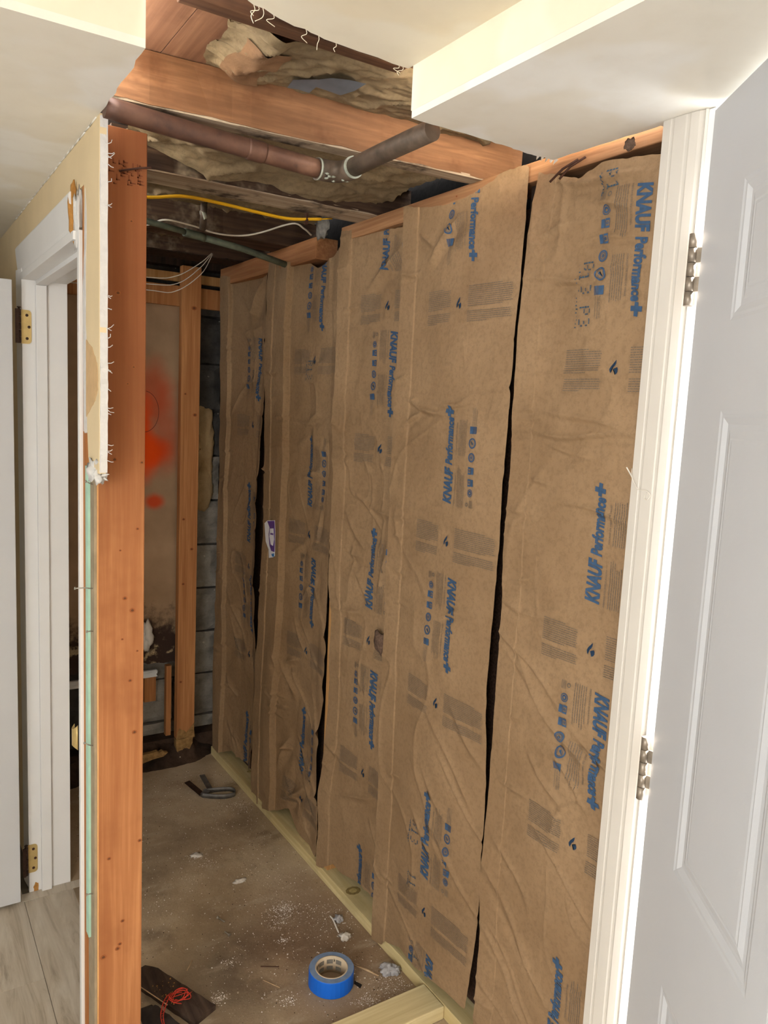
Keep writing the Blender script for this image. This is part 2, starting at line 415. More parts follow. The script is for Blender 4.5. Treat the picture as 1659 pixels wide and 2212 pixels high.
# ceilings -----------------------------------------------------------
cut = jag([(.345, 1.10), (.40, 1.13), (.45, 1.185), (.482, 1.213), (.564, 1.238), (.638, 1.25), (.812, 1.258)], .003, 5, 2)
cu = tag(prism('ceiling', [(-1.47, -2.3), (.812, -2.3)] + cut[::-1] + [(.345, 1.264), (-1.47, 1.264)], 2, ZC, ZC+.013, CEILC), kind='structure')
rng = random.Random(12)
for x, y, l in [(.50, 1.226, .02), (.515, 1.226, .016), (.505, 1.222, .011), (.60, 1.246, .014), (.625, 1.25, .018), (.66, 1.254, .010), (.80, 1.26, .012), (.79, 1.258, .008), (.535, 1.232, .012)]:
    p = [(x, y, ZC+.004), (x+.004, y+.004, ZC-.002), (x+rng.uniform(-.008, .008), y+.008, ZC-l*.5), (x+rng.uniform(-.012, .012), y+.008, ZC-l)]
    tube('paper_shred', spline(p, 4), .0006, CEILC, cu, seg=5)
cl = thing('ceiling', kind='structure')
prism('lowered_face', [(-1.47, 1.264), (.345, 1.264)] + jag([(.345, 1.264), (.350, 1.45), (.352, 1.60)], .0025, 7, 4)[1:] + [(.352, 1.62), (.352, 4.6), (-1.47, 4.6)], 2, ZS, ZS+.013, CEIL, cl)
box('drop_face', -1.47, .345, 1.264, 1.277, ZS+.013, 2.30, CEILC, cl)
cr = thing('ceiling', kind='structure')
far = jag([(.812, 1.240), (1.0, 1.242), (1.10, 1.247), (1.165, 1.244)], .0022, 8, 5)
prism('lowered_face', [(.812, -2.3)] + far + jag([(1.165, 1.244), (1.168, 1.1), (1.172, .985)], .002, 6, 6)[1:] + [(1.30, .985), (1.30, -2.3)], 2, ZS, ZS+.013, CEIL, cr)
box('drop_face', .812, .825, -2.3, 1.243, ZS+.013, 2.30, CEILC, cr)
rng = random.Random(5)
for i in range(5):                                   # torn paper at the soffit corner
    x = 1.12+.012*i
    mesh('paper_shred', [(x, 1.244, ZS+.004), (x+.012, 1.245, ZS+.004), (x+.010, 1.252+rng.uniform(0, .006), ZS-.004), (x+.004, 1.250, ZS-.007*rng.random())], [(0, 1, 2, 3)], CEIL, cr)

# framing above: rough boards that close the joist bays
sb = thing('ceiling', kind='structure')
x = .36
while x < 1.30:
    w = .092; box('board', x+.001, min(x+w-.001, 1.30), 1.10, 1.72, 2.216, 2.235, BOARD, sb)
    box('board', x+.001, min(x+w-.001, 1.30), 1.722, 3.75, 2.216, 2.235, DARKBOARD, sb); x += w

# right-hand outside wall shell ---------------------------------------
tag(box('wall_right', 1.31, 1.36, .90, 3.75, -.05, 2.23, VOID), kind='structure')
wr = thing('wall_doorside', kind='structure')
box('drywall_panel', 1.175, 1.30, -2.3, -.052, 0, ZS, WHITE, wr)
box('drywall_panel', 1.171, 1.186, .966, .9745, 0, ZS, PAPERTORN, wr)
box('door_post', 1.19, 1.309, .90, .974, 0, 2.12, OLDSTUD, wr)
box('header', 1.19, 1.30, -.052, .90, 2.088, ZS, WHITE, wr)

# hall shell behind the camera: an unseen wide window added on its left wall for daylight
wl2 = thing('wall_hall', kind='structure')
wy0, wy1, wz0, wz1 = -1.65, .25, .55, 2.05
for b_ in [(-1.55, -1.47, -2.3, wy0, 0, 2.3), (-1.55, -1.47, wy1, 4.6, 0, 2.3), (-1.55, -1.47, wy0, wy1, 0, wz0), (-1.55, -1.47, wy0, wy1, wz1, 2.3)]: box('drywall_panel', *b_, WHITE, wl2)
tag(box('wall_rear', -1.55, 1.30, -2.4, -2.3, 0, 2.3, CREAM), kind='structure')
tag(box('wall_far', -1.55, .46, 4.6, 4.7, 0, 2.3, CREAM), kind='structure')
wn = thing('added_window_1', kind='structure')
for b_ in [(-1.54, -1.49, wy0, wy0+.05, wz0, wz1), (-1.54, -1.49, wy1-.05, wy1, wz0, wz1), (-1.54, -1.49, wy0+.05, wy1-.05, wz0, wz0+.05), (-1.54, -1.49, wy0+.05, wy1-.05, wz1-.05, wz1), (-1.535, -1.495, -.72, -.68, wz0+.05, wz1-.05)]: box('added_window_frame', *b_, WHITE, wn)

# door wall (between hall and the stripped room) ----------------------
wl = thing('wall_left', kind='structure')
TK = .013
# cut-off drywall above, beside the stud: ragged near edge and broken bottom
edge = jag([(1.600, ZS), (1.602, 1.75), (1.598, 1.60), (1.603, 1.425)], .0022, 9, 8)
bot = jag([(1.603, 1.425), (1.64, 1.418), (1.66, 1.432), (1.69, 1.43), (1.70, 1.45)], .004, 3, 9)[1:]
tor = jag([(1.70, 1.45), (1.716, 1.56), (1.712, 1.62), (1.718, 1.72), (1.722, 1.85), (1.735, 1.92)], .003, 4, 10)[1:]
prism('drywall_panel', edge + bot + tor + [(1.735, 2.00), (1.79, 2.00), (1.79, ZS)], 0, XL, XL+TK, CREAM, wl)
# white gypsum core showing on the cut
ge = jag([(1.5975, ZS-.002), (1.599, 1.75), (1.595, 1.60), (1.600, 1.427)], .0016, 14, 11)
prism('gypsum_edge', ge + [(1.606, 1.43), (1.606, ZS-.002)], 0, XL+.0012, XL+.0155, GYP, wl)
rng = random.Random(4)
for i in range(26):                                   # frayed paper fibres on the cut edge
    z = 1.44+.65*rng.random(); a = rng.uniform(-.006, .004)
    tube('paper_shred', [(XL+.014, 1.597, z), (XL+.018+rng.uniform(0, .004), 1.594, z+a), (XL+.019+rng.uniform(0, .008), 1.592, z+a*1.8+.003)], .0007, GYP, wl, seg=4)
prism('torn_paper', jag([(1.716, 1.690), (1.66, 1.672), (1.615, 1.640), (1.607, 1.59), (1.64, 1.565), (1.716, 1.535), (1.716, 1.690)], .002, 5, 14), 0, XL-.0009, XL, PAPERTORN, wl)
prism('torn_paper', jag([(1.72, 1.99), (1.73, 1.90), (1.745, 1.80), (1.748, 1.66), (1.742, 1.50), (1.725, 1.50), (1.722, 1.66), (1.72, 1.80), (1.708, 1.93), (1.72, 1.99)], .002, 4, 15), 0, XL-.0006, XL+.004, GYP, wl)
lump('broken_plaster', (XL+.004, 1.655, 1.43), (.010, .04, .022), GYP, wl, seed=3, amp=.6, freq=3)
lump('broken_plaster', (XL+.006, 1.625, 1.418), (.012, .02, .012), GYP, wl, seed=5, amp=.7, freq=3)
# below: the facing is stripped back to strips of green board and brown paper
prism('green_board', jag([(1.711, .355), (1.710, .9), (1.712, 1.43), (1.735, 1.43), (1.736, .9), (1.737, .355), (1.711, .355)], .0012, 8, 16), 0, XL+.001, XL+TK, GREEN, wl)
prism('brown_paper_strip', jag([(1.676, .0), (1.675, .7), (1.676, 1.42), (1.710, 1.42), (1.710, .36), (1.735, .35), (1.735, 0), (1.676, 0)], .001, 8, 17), 0, XL+.006, XL+TK, BROWNP, wl)
box('wood_shim', XL+.001, XL+.06, 1.738, 1.756, 0, 2.0, STUDB, wl)
# above and beyond the doorway
box('drywall_panel', XL, XL+TK, 1.79, 4.6, 1.93, ZS, CREAM, wl)
box('drywall_panel', XL, XL+TK, 2.53, 4.6, 0, 1.93, CREAM, wl)
box('room_side_panel', .447, .46, 1.79, 3.75, 1.93, 2.12, BROWNP, wl)
box('room_side_panel', .447, .46, 2.53, 3.75, 0, 1.93, BROWNP, wl)
rng = random.Random(22)
for i in range(22):                                   # torn caulk where wall meets ceiling
    y = 1.62 + i*.05
    tube('caulk_line', [(XL-.001, y, ZS-.001+rng.uniform(-.001, .001)), (XL-.001, y+.055, ZS-.001+rng.uniform(-.0015, .001))], .0016, CEIL, wl, seg=5)

# trim_2: frame of the inner doorway --------------------------------
t2 = thing('trim_2', kind='structure')
JY = 2.512
box('jamb', .338, .462, JY, JY+.018, 0, 1.915, WHITE, t2, bevel=.001)
box('door_stop', .374, .404, JY-.012, JY, 0, 1.885, WHITE, t2, bevel=.0015)
box('jamb', .346, .458, 1.757, 1.776, 0, 1.915, WHITE, t2, bevel=.001)
box('head_jamb', .338, .462, 1.776, JY, 1.897, 1.915, WHITE, t2, bevel=.001)
box('head_stop', .374, .404, 1.776, JY-.012, 1.885, 1.897, WHITE, t2, bevel=.001)
def casing_prof(w):     # (across, proud) stepped profile
    return [(0, 0), (0, .010), (.004, .013), (.012, .013), (.016, .010), (.024, .012), (w-.02, .017), (w-.006, .018), (w, .015), (w, 0)]
hc = [(-p, 1.905+a) for a, p in casing_prof(.092)]
prism('head_casing', [(XL+x, z) for x, z in hc], 1, 1.800, 2.600, WHITE, t2)
sc = [(XL-p, 2.518+a) for a, p in casing_prof(.082)]
v = []; 
prism('side_casing', sc, 2, 0, 1.93, WHITE, t2)
# broken end of the head casing
lump('torn_casing_end', (XL-.008, 1.802, 1.955), (.009, .012, .055), MDF, t2, seed=9, amp=.35, freq=2)
lump('torn_casing_end', (XL-.002, 1.783, 1.94), (.008, .018, .060), GYP, t2, seed=12, amp=.45, freq=3)
# chipped paint at the foot of the jamb
prism('bare_patch', jag([(.352, .0), (.366, .0), (.364, .026), (.356, .030), (.350, .016), (.352, 0)], .001, 3, 3), 1, JY-.0008, JY, MDF, t2)
# strike plate lip curling over the near jamb edge
sp = thing('strike_plate', None, None, (XL-.002, 1.79, .80), parent=t2)
v, f = [], []
for i in range(9):
    a = math.pi*.9*i/8
    for z in (-.030, .030):
        v.append((-.010*math.sin(a)-.002, .006+.010*(1-math.cos(a)), z*(1-.35*math.sin(a))))
for i in range(8): f.append((2*i, 2*i+2, 2*i+3, 2*i+1))
o = mesh('lip', v, f, BRASS, sp, local=True, smooth=True); o.modifiers.new('s', 'SOLIDIFY').thickness = .0015

# door_2: white inner door, open into the hall -----------------------
d2 = thing('door_2', None, None, (.306, 2.455, 0), kind='structure')
box('door_leaf', -.46, .306, 2.455, 2.490, .012, 1.886, DOORW, d2, bevel=.0015)
def butt_hinge(par, z0, z1, painted):
    hg = thing('hinge', 'worn brass hinge' , None, (0, 0, 0), parent=par); hg.location = (0, 0, 0)
    x0, x1, r = .334, .363, .010
    pl = [(x0, z0), (x1-r, z0)] + [(x1-r+r*math.sin(a), z0+r-r*math.cos(a)) for a in (.4, .8, 1.2, 1.57)] + [(x1-r+r*math.cos(a), z1-r+r*math.sin(a)) for a in (0, .4, .8, 1.2, 1.57)] + [(x0, z1)]
    base = world_loc(hg)
    prism('hinge_leaf', pl, 1, JY-.0025, JY+.001, BRASS, hg)
    zs = np.linspace(z0, z1, 6)
    for i in range(5): tube('knuckle', [(.329, JY-.012, zs[i]+.0006), (.329, JY-.012, zs[i+1]-.0006)], .0058, BRONZE, hg, seg=12)
    tube('pin', [(.329, JY-.012, z1), (.329, JY-.012, z1+.004), (.329, JY-.012, z1+.0045), (.329, JY-.012, z1+.007)], [.003, .003, .006, .005], BRONZE, hg, seg=12)
    for sx, sz in ((.351, .015), (.3565, (z1-z0)/2), (.351, z1-z0-.015)):
        tube('screw', [(sx, JY-.0024, z0+sz), (sx, JY-.0038, z0+sz)], .0042, BRONZE if painted else RUST, hg, seg=12)
    box('hinge_plate_edge', .318, .327, 2.4905, JY-.016, z0, z1, BRONZE, hg)
butt_hinge(d2, 1.716, 1.812, True)
butt_hinge(d2, .068, .162, False)

# trim_1: casing of the outside door ---------------------------------
t1 = thing('trim_1', kind='structure')
prof = [(1.172, .971), (1.163, .971), (1.158, .968), (1.1575, .952), (1.1588, .9505), (1.1588, .9475), (1.1578, .944), (1.1585, .922), (1.1596, .919), (1.1598, .915), (1.1592, .912), (1.162, .898), (1.1655, .893), (1.1655, .890), (1.163, .887), (1.166, .884), (1.172, .884)]
prism('side_casing', prof, 2, 0, ZS-.0005, CASING, t1)
box('jamb', 1.168, 1.305, .872, .888, 0, ZS-.001, WHITE, t1, bevel=.001)
box('door_stop', 1.232, 1.305, .860, .872, 0, ZS-.012, CASING, t1, bevel=.001)
box('jamb', 1.168, 1.305, -.052, -.036, 0, ZS-.001, CASING, t1)
box('threshold', 1.168, 1.36, -.036, .872, -.02, .012, STEEL, t1)
# thread caught on a nail of the casing
tube('thread', spline([(1.156, .968, 1.492), (1.150, .962, 1.478), (1.154, .955, 1.462), (1.150, .945, 1.456), (1.153, .930, 1.455), (1.156, .922, 1.448), (1.154, .926, 1.439), (1.155, .934, 1.442), (1.156, .930, 1.452)], 6), .0006, WIREW, t1, seg=5)
tube('nail', [(1.162, .966, 1.470), (1.146, .972, 1.494)], .0012, WIREW, t1, seg=6)

# door_1: white six-panel outside door, partly open toward the camera
th = math.radians(34.5)
d1 = thing('door_1', None, None, (1.148, .858, 0), kind='structure')
Dv = Vector((-math.sin(th), -math.cos(th), 0)); Nv = Vector((-math.cos(th), math.sin(th), 0))   # along the leaf, out of its hall face
def DP(u, n, z): q = Dv*u + Nv*n; return (q.x, q.y, z)
LW, ZT, ZB0 = .91, 2.083, .015
cols = [(.152, .432), (.488, .768)]; rows = [(.16, .651), (.855, 1.601), (1.733, 1.936)]
us = [0, .152, .432, .488, .768, LW]; zs = [ZB0, .16, .651, .855, 1.601, 1.733, 1.936, ZT]
for face in (0, 1):
    sgn = 1 if face == 0 else -1; off = 0 if face == 0 else -.044
    v, f = [], []
    for iz in range(7):
        for iu in range(5):
            if iu in (1, 3) and iz in (1, 3, 5): continue
            n = len(v); v += [DP(us[iu], off, zs[iz]), DP(us[iu+1], off, zs[iz]), DP(us[iu+1], off, zs[iz+1]), DP(us[iu], off, zs[iz+1])]
            f.append((n, n+1, n+2, n+3) if face else (n+3, n+2, n+1, n))
    if face == 0:
        e = .044
        for a, b in (((0, 0), (0, -e)),):
            n = len(v); v += [DP(0, 0, ZB0), DP(0, -e, ZB0), DP(0, -e, ZT), DP(0, 0, ZT), DP(LW, 0, ZB0), DP(LW, -e, ZB0), DP(LW, -e, ZT), DP(LW, 0, ZT)]
            f += [(n, n+1, n+2, n+3), (n+7, n+6, n+5, n+4), (n+3, n+2, n+6, n+7), (n, n+4, n+5, n+1)]
    mesh('door_leaf', v, f, DOORW, d1, local=True)
    for c0, c1 in cols:
        for r0, r1 in rows:
            v, f = [], []
            for ins, dep in ((0, 0), (.005, -.0012), (.010, -.0014), (.020, -.0055), (.028, -.0052), (.040, -.0022), (.043, -.0026), (.048, -.0018)):
                d = off + sgn*dep
                v += [DP(c0+ins, d, r0+ins), DP(c1-ins, d, r0+ins), DP(c1-ins, d, r1-ins), DP(c0+ins, d, r1-ins)]
            k = len(v)//4
            for i in range(k-1):
                for j in range(4):
                    a, b = i*4+j, i*4+(j+1) % 4; q = (a, b, b+4, a+4); f.append(q if face else q[::-1])
            q = tuple(range((k-1)*4, k*4)); f.append(q if face else q[::-1])
            mesh('panel', v, f, DOORW, d1, local=True)
# dust on the ledge of the middle panel moulding
rng = random.Random(31)
for i in range(40):
    u = .165 + .10*rng.random()**1.4; s = .0012+.002*rng.random()
    mesh('dust', [DP(u, -.0085, .868+rng.uniform(-.001, .003)), DP(u+s*2, -.0083, .868), DP(u+s, -.0079, .868+s*1.6)], [(0, 1, 2)], DIRT, d1, local=True)
# two hinges
for z0, z1, wear in ((1.775, 1.893, 0), (.893, 1.013, 1)):
    hg = thing('hinge', 'worn nickel butt hinge', None, (0, 0, 0), parent=d1)
    hx, hy = 1.147-1.148, .8745-.858
    zz = np.linspace(z0, z1, 6)
    for i in range(5):
        tube('knuckle', [(hx, hy, zz[i]+.0005), (hx, hy, zz[i+1]-.0005)], .0074, NICKEL if (i+wear) % 3 else BRONZE if wear and i > 2 else NICKEL, hg, seg=16, local=True)
        if i % 2 == 1:
            v = [DP(-.001, -.004, zz[i]), DP(-.001, -.004, zz[i+1]), (hx, hy, zz[i+1]), (hx, hy, zz[i])]
            mesh('knuckle_strap', v, [(0, 1, 2, 3)], NICKEL, hg, local=True).modifiers.new('s', 'SOLIDIFY').thickness = .002
    mesh('hinge_leaf', [DP(-.0012, -.003, z0), DP(-.0012, -.034, z0), DP(-.0012, -.034, z1), DP(-.0012, -.003, z1)], [(0, 1, 2, 3)], NICKEL, hg, local=True).modifiers.new('s', 'SOLIDIFY').thickness = .0022
    mesh('hinge_leaf', [(.014, .0098, z0), (.055, .0098, z0), (.055, .0098, z1), (.014, .0098, z1)], [(0, 1, 2, 3)], NICKEL, hg, local=True)

# back wall: concrete block behind, brown board, plank and a loose stud in front
wb = thing('wall_back', kind='structure')
YB = 3.34
rng = random.Random(8)
def rough_block(name, x0, x1, z0, z1, y, mat, par, seed):
    nu, nv = 12, 9; g = []
    for j in range(nv):
        for i in range(nu):
            u, w = i/(nu-1), j/(nv-1); e = min(u, 1-u, w, 1-w)
            yy = y + .010*max(0, 1-e*9)**2 + .006*float(fbm(u*4+seed, w*4, seed))
            g.append((x0+(x1-x0)*u+.003*float(vn(w*7, seed, 3))*(1 if u in (0, 1) else 0), yy, z0+(z1-z0)*w))
    n = len(g); back = [(x0, y+.06, z0), (x1, y+.06, z0), (x1, y+.06, z1), (x0, y+.06, z1)]
    fs = [tuple(int(k) for k in q) for q in grid_faces(nu, nv)]
    fs += [tuple(range(nu))[::-1] + (n, n+1), tuple(range(nu*(nv-1), nu*nv)) + (n+2, n+3)]
    fs += [tuple(j*nu for j in range(nv)) + (n+3, n), tuple(j*nu+nu-1 for j in range(nv))[::-1] + (n+1, n+2)]
    return mesh(name, g+back, fs, mat, par, smooth=False)
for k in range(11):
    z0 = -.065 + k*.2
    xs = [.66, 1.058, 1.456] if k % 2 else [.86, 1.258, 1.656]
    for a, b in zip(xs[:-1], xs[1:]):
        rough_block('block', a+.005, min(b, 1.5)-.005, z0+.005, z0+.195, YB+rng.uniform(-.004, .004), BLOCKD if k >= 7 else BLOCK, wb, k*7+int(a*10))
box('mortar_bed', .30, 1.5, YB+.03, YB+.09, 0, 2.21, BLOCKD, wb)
# tan mortar smeared over two courses beside the loose stud
pg = jag([(1.128, 1.545), (1.165, 1.555), (1.21, 1.535), (1.225, 1.40), (1.215, 1.26), (1.222, 1.16), (1.19, 1.085), (1.14, 1.10), (1.126, 1.19), (1.143, 1.27), (1.130, 1.36), (1.148, 1.43), (1.128, 1.545)], .004, 6, 33)
cx = sum(p[0] for p in pg)/len(pg); cz = sum(p[1] for p in pg)/len(pg); v = []; nn = len(pg)
for s, y in ((1.0, YB-.002), (.93, YB-.016), (.6, YB-.021), (.25, YB-.022)):
    for p in pg: v.append((cx+(p[0]-cx)*s, y+.004*float(vn(p[0]*40*s, p[1]*40*s, 4)), cz+(p[1]-cz)*s))
f = [(r*nn+i, r*nn+(i+1) % nn, (r+1)*nn+(i+1) % nn, (r+1)*nn+i) for r in range(3) for i in range(nn)] + [tuple(range(3*nn, 4*nn))]
mesh('mortar_patch', v, f, MORTAR, wb, smooth=True)

def spray_board():
    t = Mt('spray_painted_board', .85, 0, .2); v = t.vec()
    a = t.noise(v, 5, 4); c = t.ramp(a, [(.3, lin(158, 128, 98)), (.7, lin(186, 154, 122))])
    n = t.noise(t.vec(loc=(2, 2, 2)), 6, 3)
    z = t.axis(2)
    rot = t.noise(t.vec((1, 1, 1), loc=(1, 4, 2)), 12, 5, .65)
    zz = t.math('ADD', z, t.math('MULTIPLY', t.math('SUBTRACT', rot, .5), .5))
    c = t.mix(t.step(zz, .30, .14), c, lin(62, 46, 38)); c = t.mix(t.math('MULTIPLY', t.step(rot, .52, .62), t.step(zz, .26, .12)), c, lin(196, 170, 132))
    def spray(c, ctr, sc, amt, col):
        d = t.dist(ctr, sc); d = t.math('ADD', d, t.math('MULTIPLY', t.math('SUBTRACT', n, .5), .7))
        return t.mix(t.math('MULTIPLY', t.step(d, 1.0, .25), amt), c, col)
    OR = lin(250, 84, 18)
    # object origin: centre of the board, at its foot (z = .42)
    ox = -.685
    c = spray(c, (.93+ox, 0, 1.60-.42), (9, 1, 5), .55, lin(214, 74, 30))
    c = spray(c, (.885+ox, 0, 1.47-.42), (12, 1, 5.5), 1.0, OR); c = spray(c, (.93+ox, 0, 1.36-.42), (9, 1, 12), 1.0, OR)
    c = spray(c, (.99+ox, 0, 1.45-.42), (11, 1, 4), .5, lin(206, 70, 30)); c = spray(c, (.945+ox, 0, 1.145-.42), (16, 1, 22), .9, lin(222, 74, 30))
    c = spray(c, (.90+ox, 0, 1.36-.42), (12, 1, 6), .9, OR)
    t.color(c); t.bump(t.noise(v, 60, 4), .15, .003); return t.m
pts = jag([(1.06, .425), (.95, .432), (.90, .44), (.85, .428), (.7, .42), (.5, .44), (.31, .42)], .006, 5, 41)
prism('sheathing_board', pts + [(.31, 1.965), (1.06, 1.965)], 1, 3.285, 3.297, spray_board(), wb)
tube('pencil_arc', [(.90+.062*math.sin(a), 3.2845, 1.52-.085*math.cos(a)) for a in np.linspace(.1, 3.0, 20)], .0008, INKB, wb, seg=4)
box('plank', .31, 1.26, 3.262, 3.284, 1.958, 2.040, STUDB, wb, bevel=.0015)
box('pale_lath', .31, 1.26, 3.300, 3.318, 2.062, 2.098, LIGHTSTUD, wb)
box('dark_beam', .31, 1.30, 3.262, 3.33, 2.12, 2.205, OLDSTUD, wb)
# rotten opening under the board
box('bottom_block', .915, .965, 3.30, 3.335, .255, .385, STUDB, wb)
prism('peeling_strip', jag([(.31, .378), (.962, .376), (.958, .392), (.966, .400), (.955, .408), (.31, .404), (.31, .378)], .003, 5, 44), 1, 3.268, 3.282, WHITE, wb)
box('inner_jamb_wood', 1.00, 1.022, 3.2625, 3.29, .10, .42, STUDB, wb)

# ================================================================== THINGS
def lumber(name, b, mat, label, cat='lumber', group=None, knots=(), kface=1, bevel=.0018, km=None):
    t = thing(name, label, cat, ((b[0]+b[1])/2, (b[2]+b[3])/2, b[4]), group)
    o = box('board', *b, mat, t, bevel=bevel)
    for p, q, r in knots:
        for rr, mm, e in ((r*.8, (km or (KNOT2, KNOT))[0], .0004), (r*.42, (km or (KNOT2, KNOT))[1], .0007)):
            pl = [(p+rr*1.25*math.cos(a)*(1 if kface else 1), q+rr*math.sin(a)) for a in np.linspace(0, 2*math.pi, 11)[:-1]]
            if kface == 1: prism('knot', pl, 1, b[2]-e, b[2]+.0005, mm, t)
            elif kface == 0: prism('knot', pl, 0, b[0]-e, b[0]+.0005, mm, t)
            elif kface == 2: prism('knot', pl, 2, b[5]-.0005, b[5]+e, mm, t)
    return t

# the orange stud at the end of the door wall
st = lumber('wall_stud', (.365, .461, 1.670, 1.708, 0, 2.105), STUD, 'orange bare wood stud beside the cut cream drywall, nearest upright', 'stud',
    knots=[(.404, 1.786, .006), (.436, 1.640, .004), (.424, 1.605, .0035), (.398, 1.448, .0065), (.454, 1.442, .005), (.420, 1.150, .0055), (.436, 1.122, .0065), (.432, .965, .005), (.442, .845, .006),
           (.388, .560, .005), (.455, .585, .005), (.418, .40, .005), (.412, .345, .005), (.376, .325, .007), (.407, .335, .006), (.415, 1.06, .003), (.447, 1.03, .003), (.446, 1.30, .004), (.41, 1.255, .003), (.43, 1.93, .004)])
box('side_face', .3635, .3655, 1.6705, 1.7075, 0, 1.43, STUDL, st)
rng = random.Random(2)
L = []
for i in range(26):                                   # faint grade stamp near the top
    x = .378+.07*rng.random(); z = 1.995+.045*rng.random()
    L.append((x, x+rng.uniform(.003, .012), 1.6694, 1.6702, z, z+.0022))
    L.append((x, x+.0022, 1.6694, 1.6702, z, z+rng.uniform(.003, .012)))
boxes('grade_stamp', L, plain('stamp_ink', lin(120, 66, 40), .8), st)['kind'] = 'stuff'
for z, dx, dz in [(1.395, -.012, .006), (1.175, -.034, .002), (1.080, -.010, .001), (.822, -.016, .012), (.475, -.012, .004)]:   # nails left in its side
    tube('nail', [(.366, 1.690, z-.004), (.358+dx*.5, 1.688, z+dz*.3), (.356+dx, 1.684, z+dz)], .0013, STEEL, st, seg=6)
    tube('nail_head', [(.356+dx, 1.684, z+dz), (.3545+dx, 1.6838, z+dz+.0004)], .0030, STEEL, st, seg=8)
tube('rusty_nail', [(.405, 1.668, 2.022), (.440, 1.650, 2.030), (.462, 1.645, 2.034)], .0022, RUST, st, seg=7)
lumber('wall_stud', (.366, .447, 1.7085, 1.7375, 0, 2.105), STUDB, 'second stud hidden close behind the nearest orange stud', 'stud')

# loose stud at the back wall with a rotten foot
bs = lumber('wall_stud', (1.030, 1.109, 3.205, 3.243, .10, 2.115), STUDB, 'upright stud at the back wall right of the orange spray paint', 'stud',
    knots=[(1.090, 1.515, .009), (1.048, 1.075, .007), (1.085, .945, .008), (1.05, .795, .007), (1.045, .36, .007), (1.048, 1.60, .006), (1.08, 1.95, .011)])
v = []; rng = random.Random(6)
pg = [(1.030, .10), (1.109, .10)] + [(1.105, .07), (1.09, .045), (1.07, .055), (1.05, .03), (1.032, .05)]
prism('rotten_foot', jag(pg+[pg[0]], .004, 3, 7)[:-1], 1, 3.207, 3.241, ROTWOOD, bs)
prism('decayed_patch', jag([(1.0302, .10), (1.1088, .10), (1.1088, .17), (1.09, .14), (1.075, .125), (1.045, .15), (1.0302, .12), (1.0302, .10)], .003, 3, 9), 1, 3.2035, 3.206, ROTWOOD, bs)

# soil heaped along the foot of the back wall
nu, nv = 60, 26
U, V = np.meshgrid(np.linspace(.50, 1.24, nu), np.linspace(3.08, 3.260, nv))
f1 = np.clip((V-3.13-.03*vn(U*9, U*0, 4)-np.clip(U-1.10, 0, 1)*.7)/.14, 0, 1)
Z = -.004 + .075*f1*f1*(3-2*f1)*(1+.25*vn(U*14, V*14, 5)) + .018*fbm(U*45, V*45, 9)*f1
npmesh('soil_heap', np.stack([U.ravel(), V.ravel(), Z.ravel()], 1), grid_faces(nu, nv), DIRT, None, smooth=False)
box('soil_bed', .31, 1.24, 3.2625, 3.335, 0, .085, DIRT, wb)
tag(bpy.data.objects['soil_heap'], 'dark crumbly soil heaped along the foot of the back wall', 'soil', kind='stuff')
tag(prism('rotten_board', jag([(.80, .030), (.96, .052), (.985, .064), (.96, .076), (.90, .080), (.80, .085), (.80, .030)], .004, 4, 12), 1, 3.165, 3.185, ROTWOOD), 'yellowed splintered board scrap lying in the dark soil', 'board scrap')
tag(lump('white_lump', (.915, 3.27, .565), (.028, .018, .055), PLASTER, seed=4, amp=.5, freq=3), 'white crusty lump on the rotten board above the dark hole', 'lump')

# plates ------------------------------------------------------------
lumber('sill_plate', (XW, XW+.089, .985, 3.205, .0005, .0385), TREATY, 'long greenish treated plate on the concrete below the insulation', 'plate', kface=2,
       knots=[(1.222, 1.985, .026), (1.238, 1.76, .009), (1.245, 2.9, .010)], km=(TK1, TK2))
lumber('floor_plate', (.70, XW-.001, 1.446, 1.539, .0005, .0388), TREATX, 'short pale plate butting against the long floor plate', 'plate', bevel=.003)
lumber('top_plate', (XW+.002, XW+.09, .985, 2.176, 2.078, 2.1195), PLATE, 'top plate over the three nearest insulation panels', 'plate', kface=0, knots=[(1.45, 2.10, .004), (1.6, 2.10, .003)])
lumber('top_plate', (XW+.003, XW+.083, 2.345, 3.21, 2.050, 2.1195), STUDB if False else wood('far_plate_wood', lin(176, 124, 82), lin(134, 88, 56), 1, 1), 'far top plate with a sawn end under the dark joists', 'plate')
# wall studs seen in the gaps
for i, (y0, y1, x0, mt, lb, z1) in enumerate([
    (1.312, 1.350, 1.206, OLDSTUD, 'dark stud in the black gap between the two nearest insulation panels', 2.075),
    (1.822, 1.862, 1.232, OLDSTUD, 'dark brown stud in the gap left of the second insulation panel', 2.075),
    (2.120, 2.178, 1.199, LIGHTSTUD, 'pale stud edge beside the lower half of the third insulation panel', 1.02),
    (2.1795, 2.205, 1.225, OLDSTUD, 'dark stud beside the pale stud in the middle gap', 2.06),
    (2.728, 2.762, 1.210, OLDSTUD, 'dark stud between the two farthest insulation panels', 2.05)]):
    lumber('wall_stud', (x0, 1.300, y0, y1, .039, z1), mt, lb, 'stud', 'studs behind the insulation')

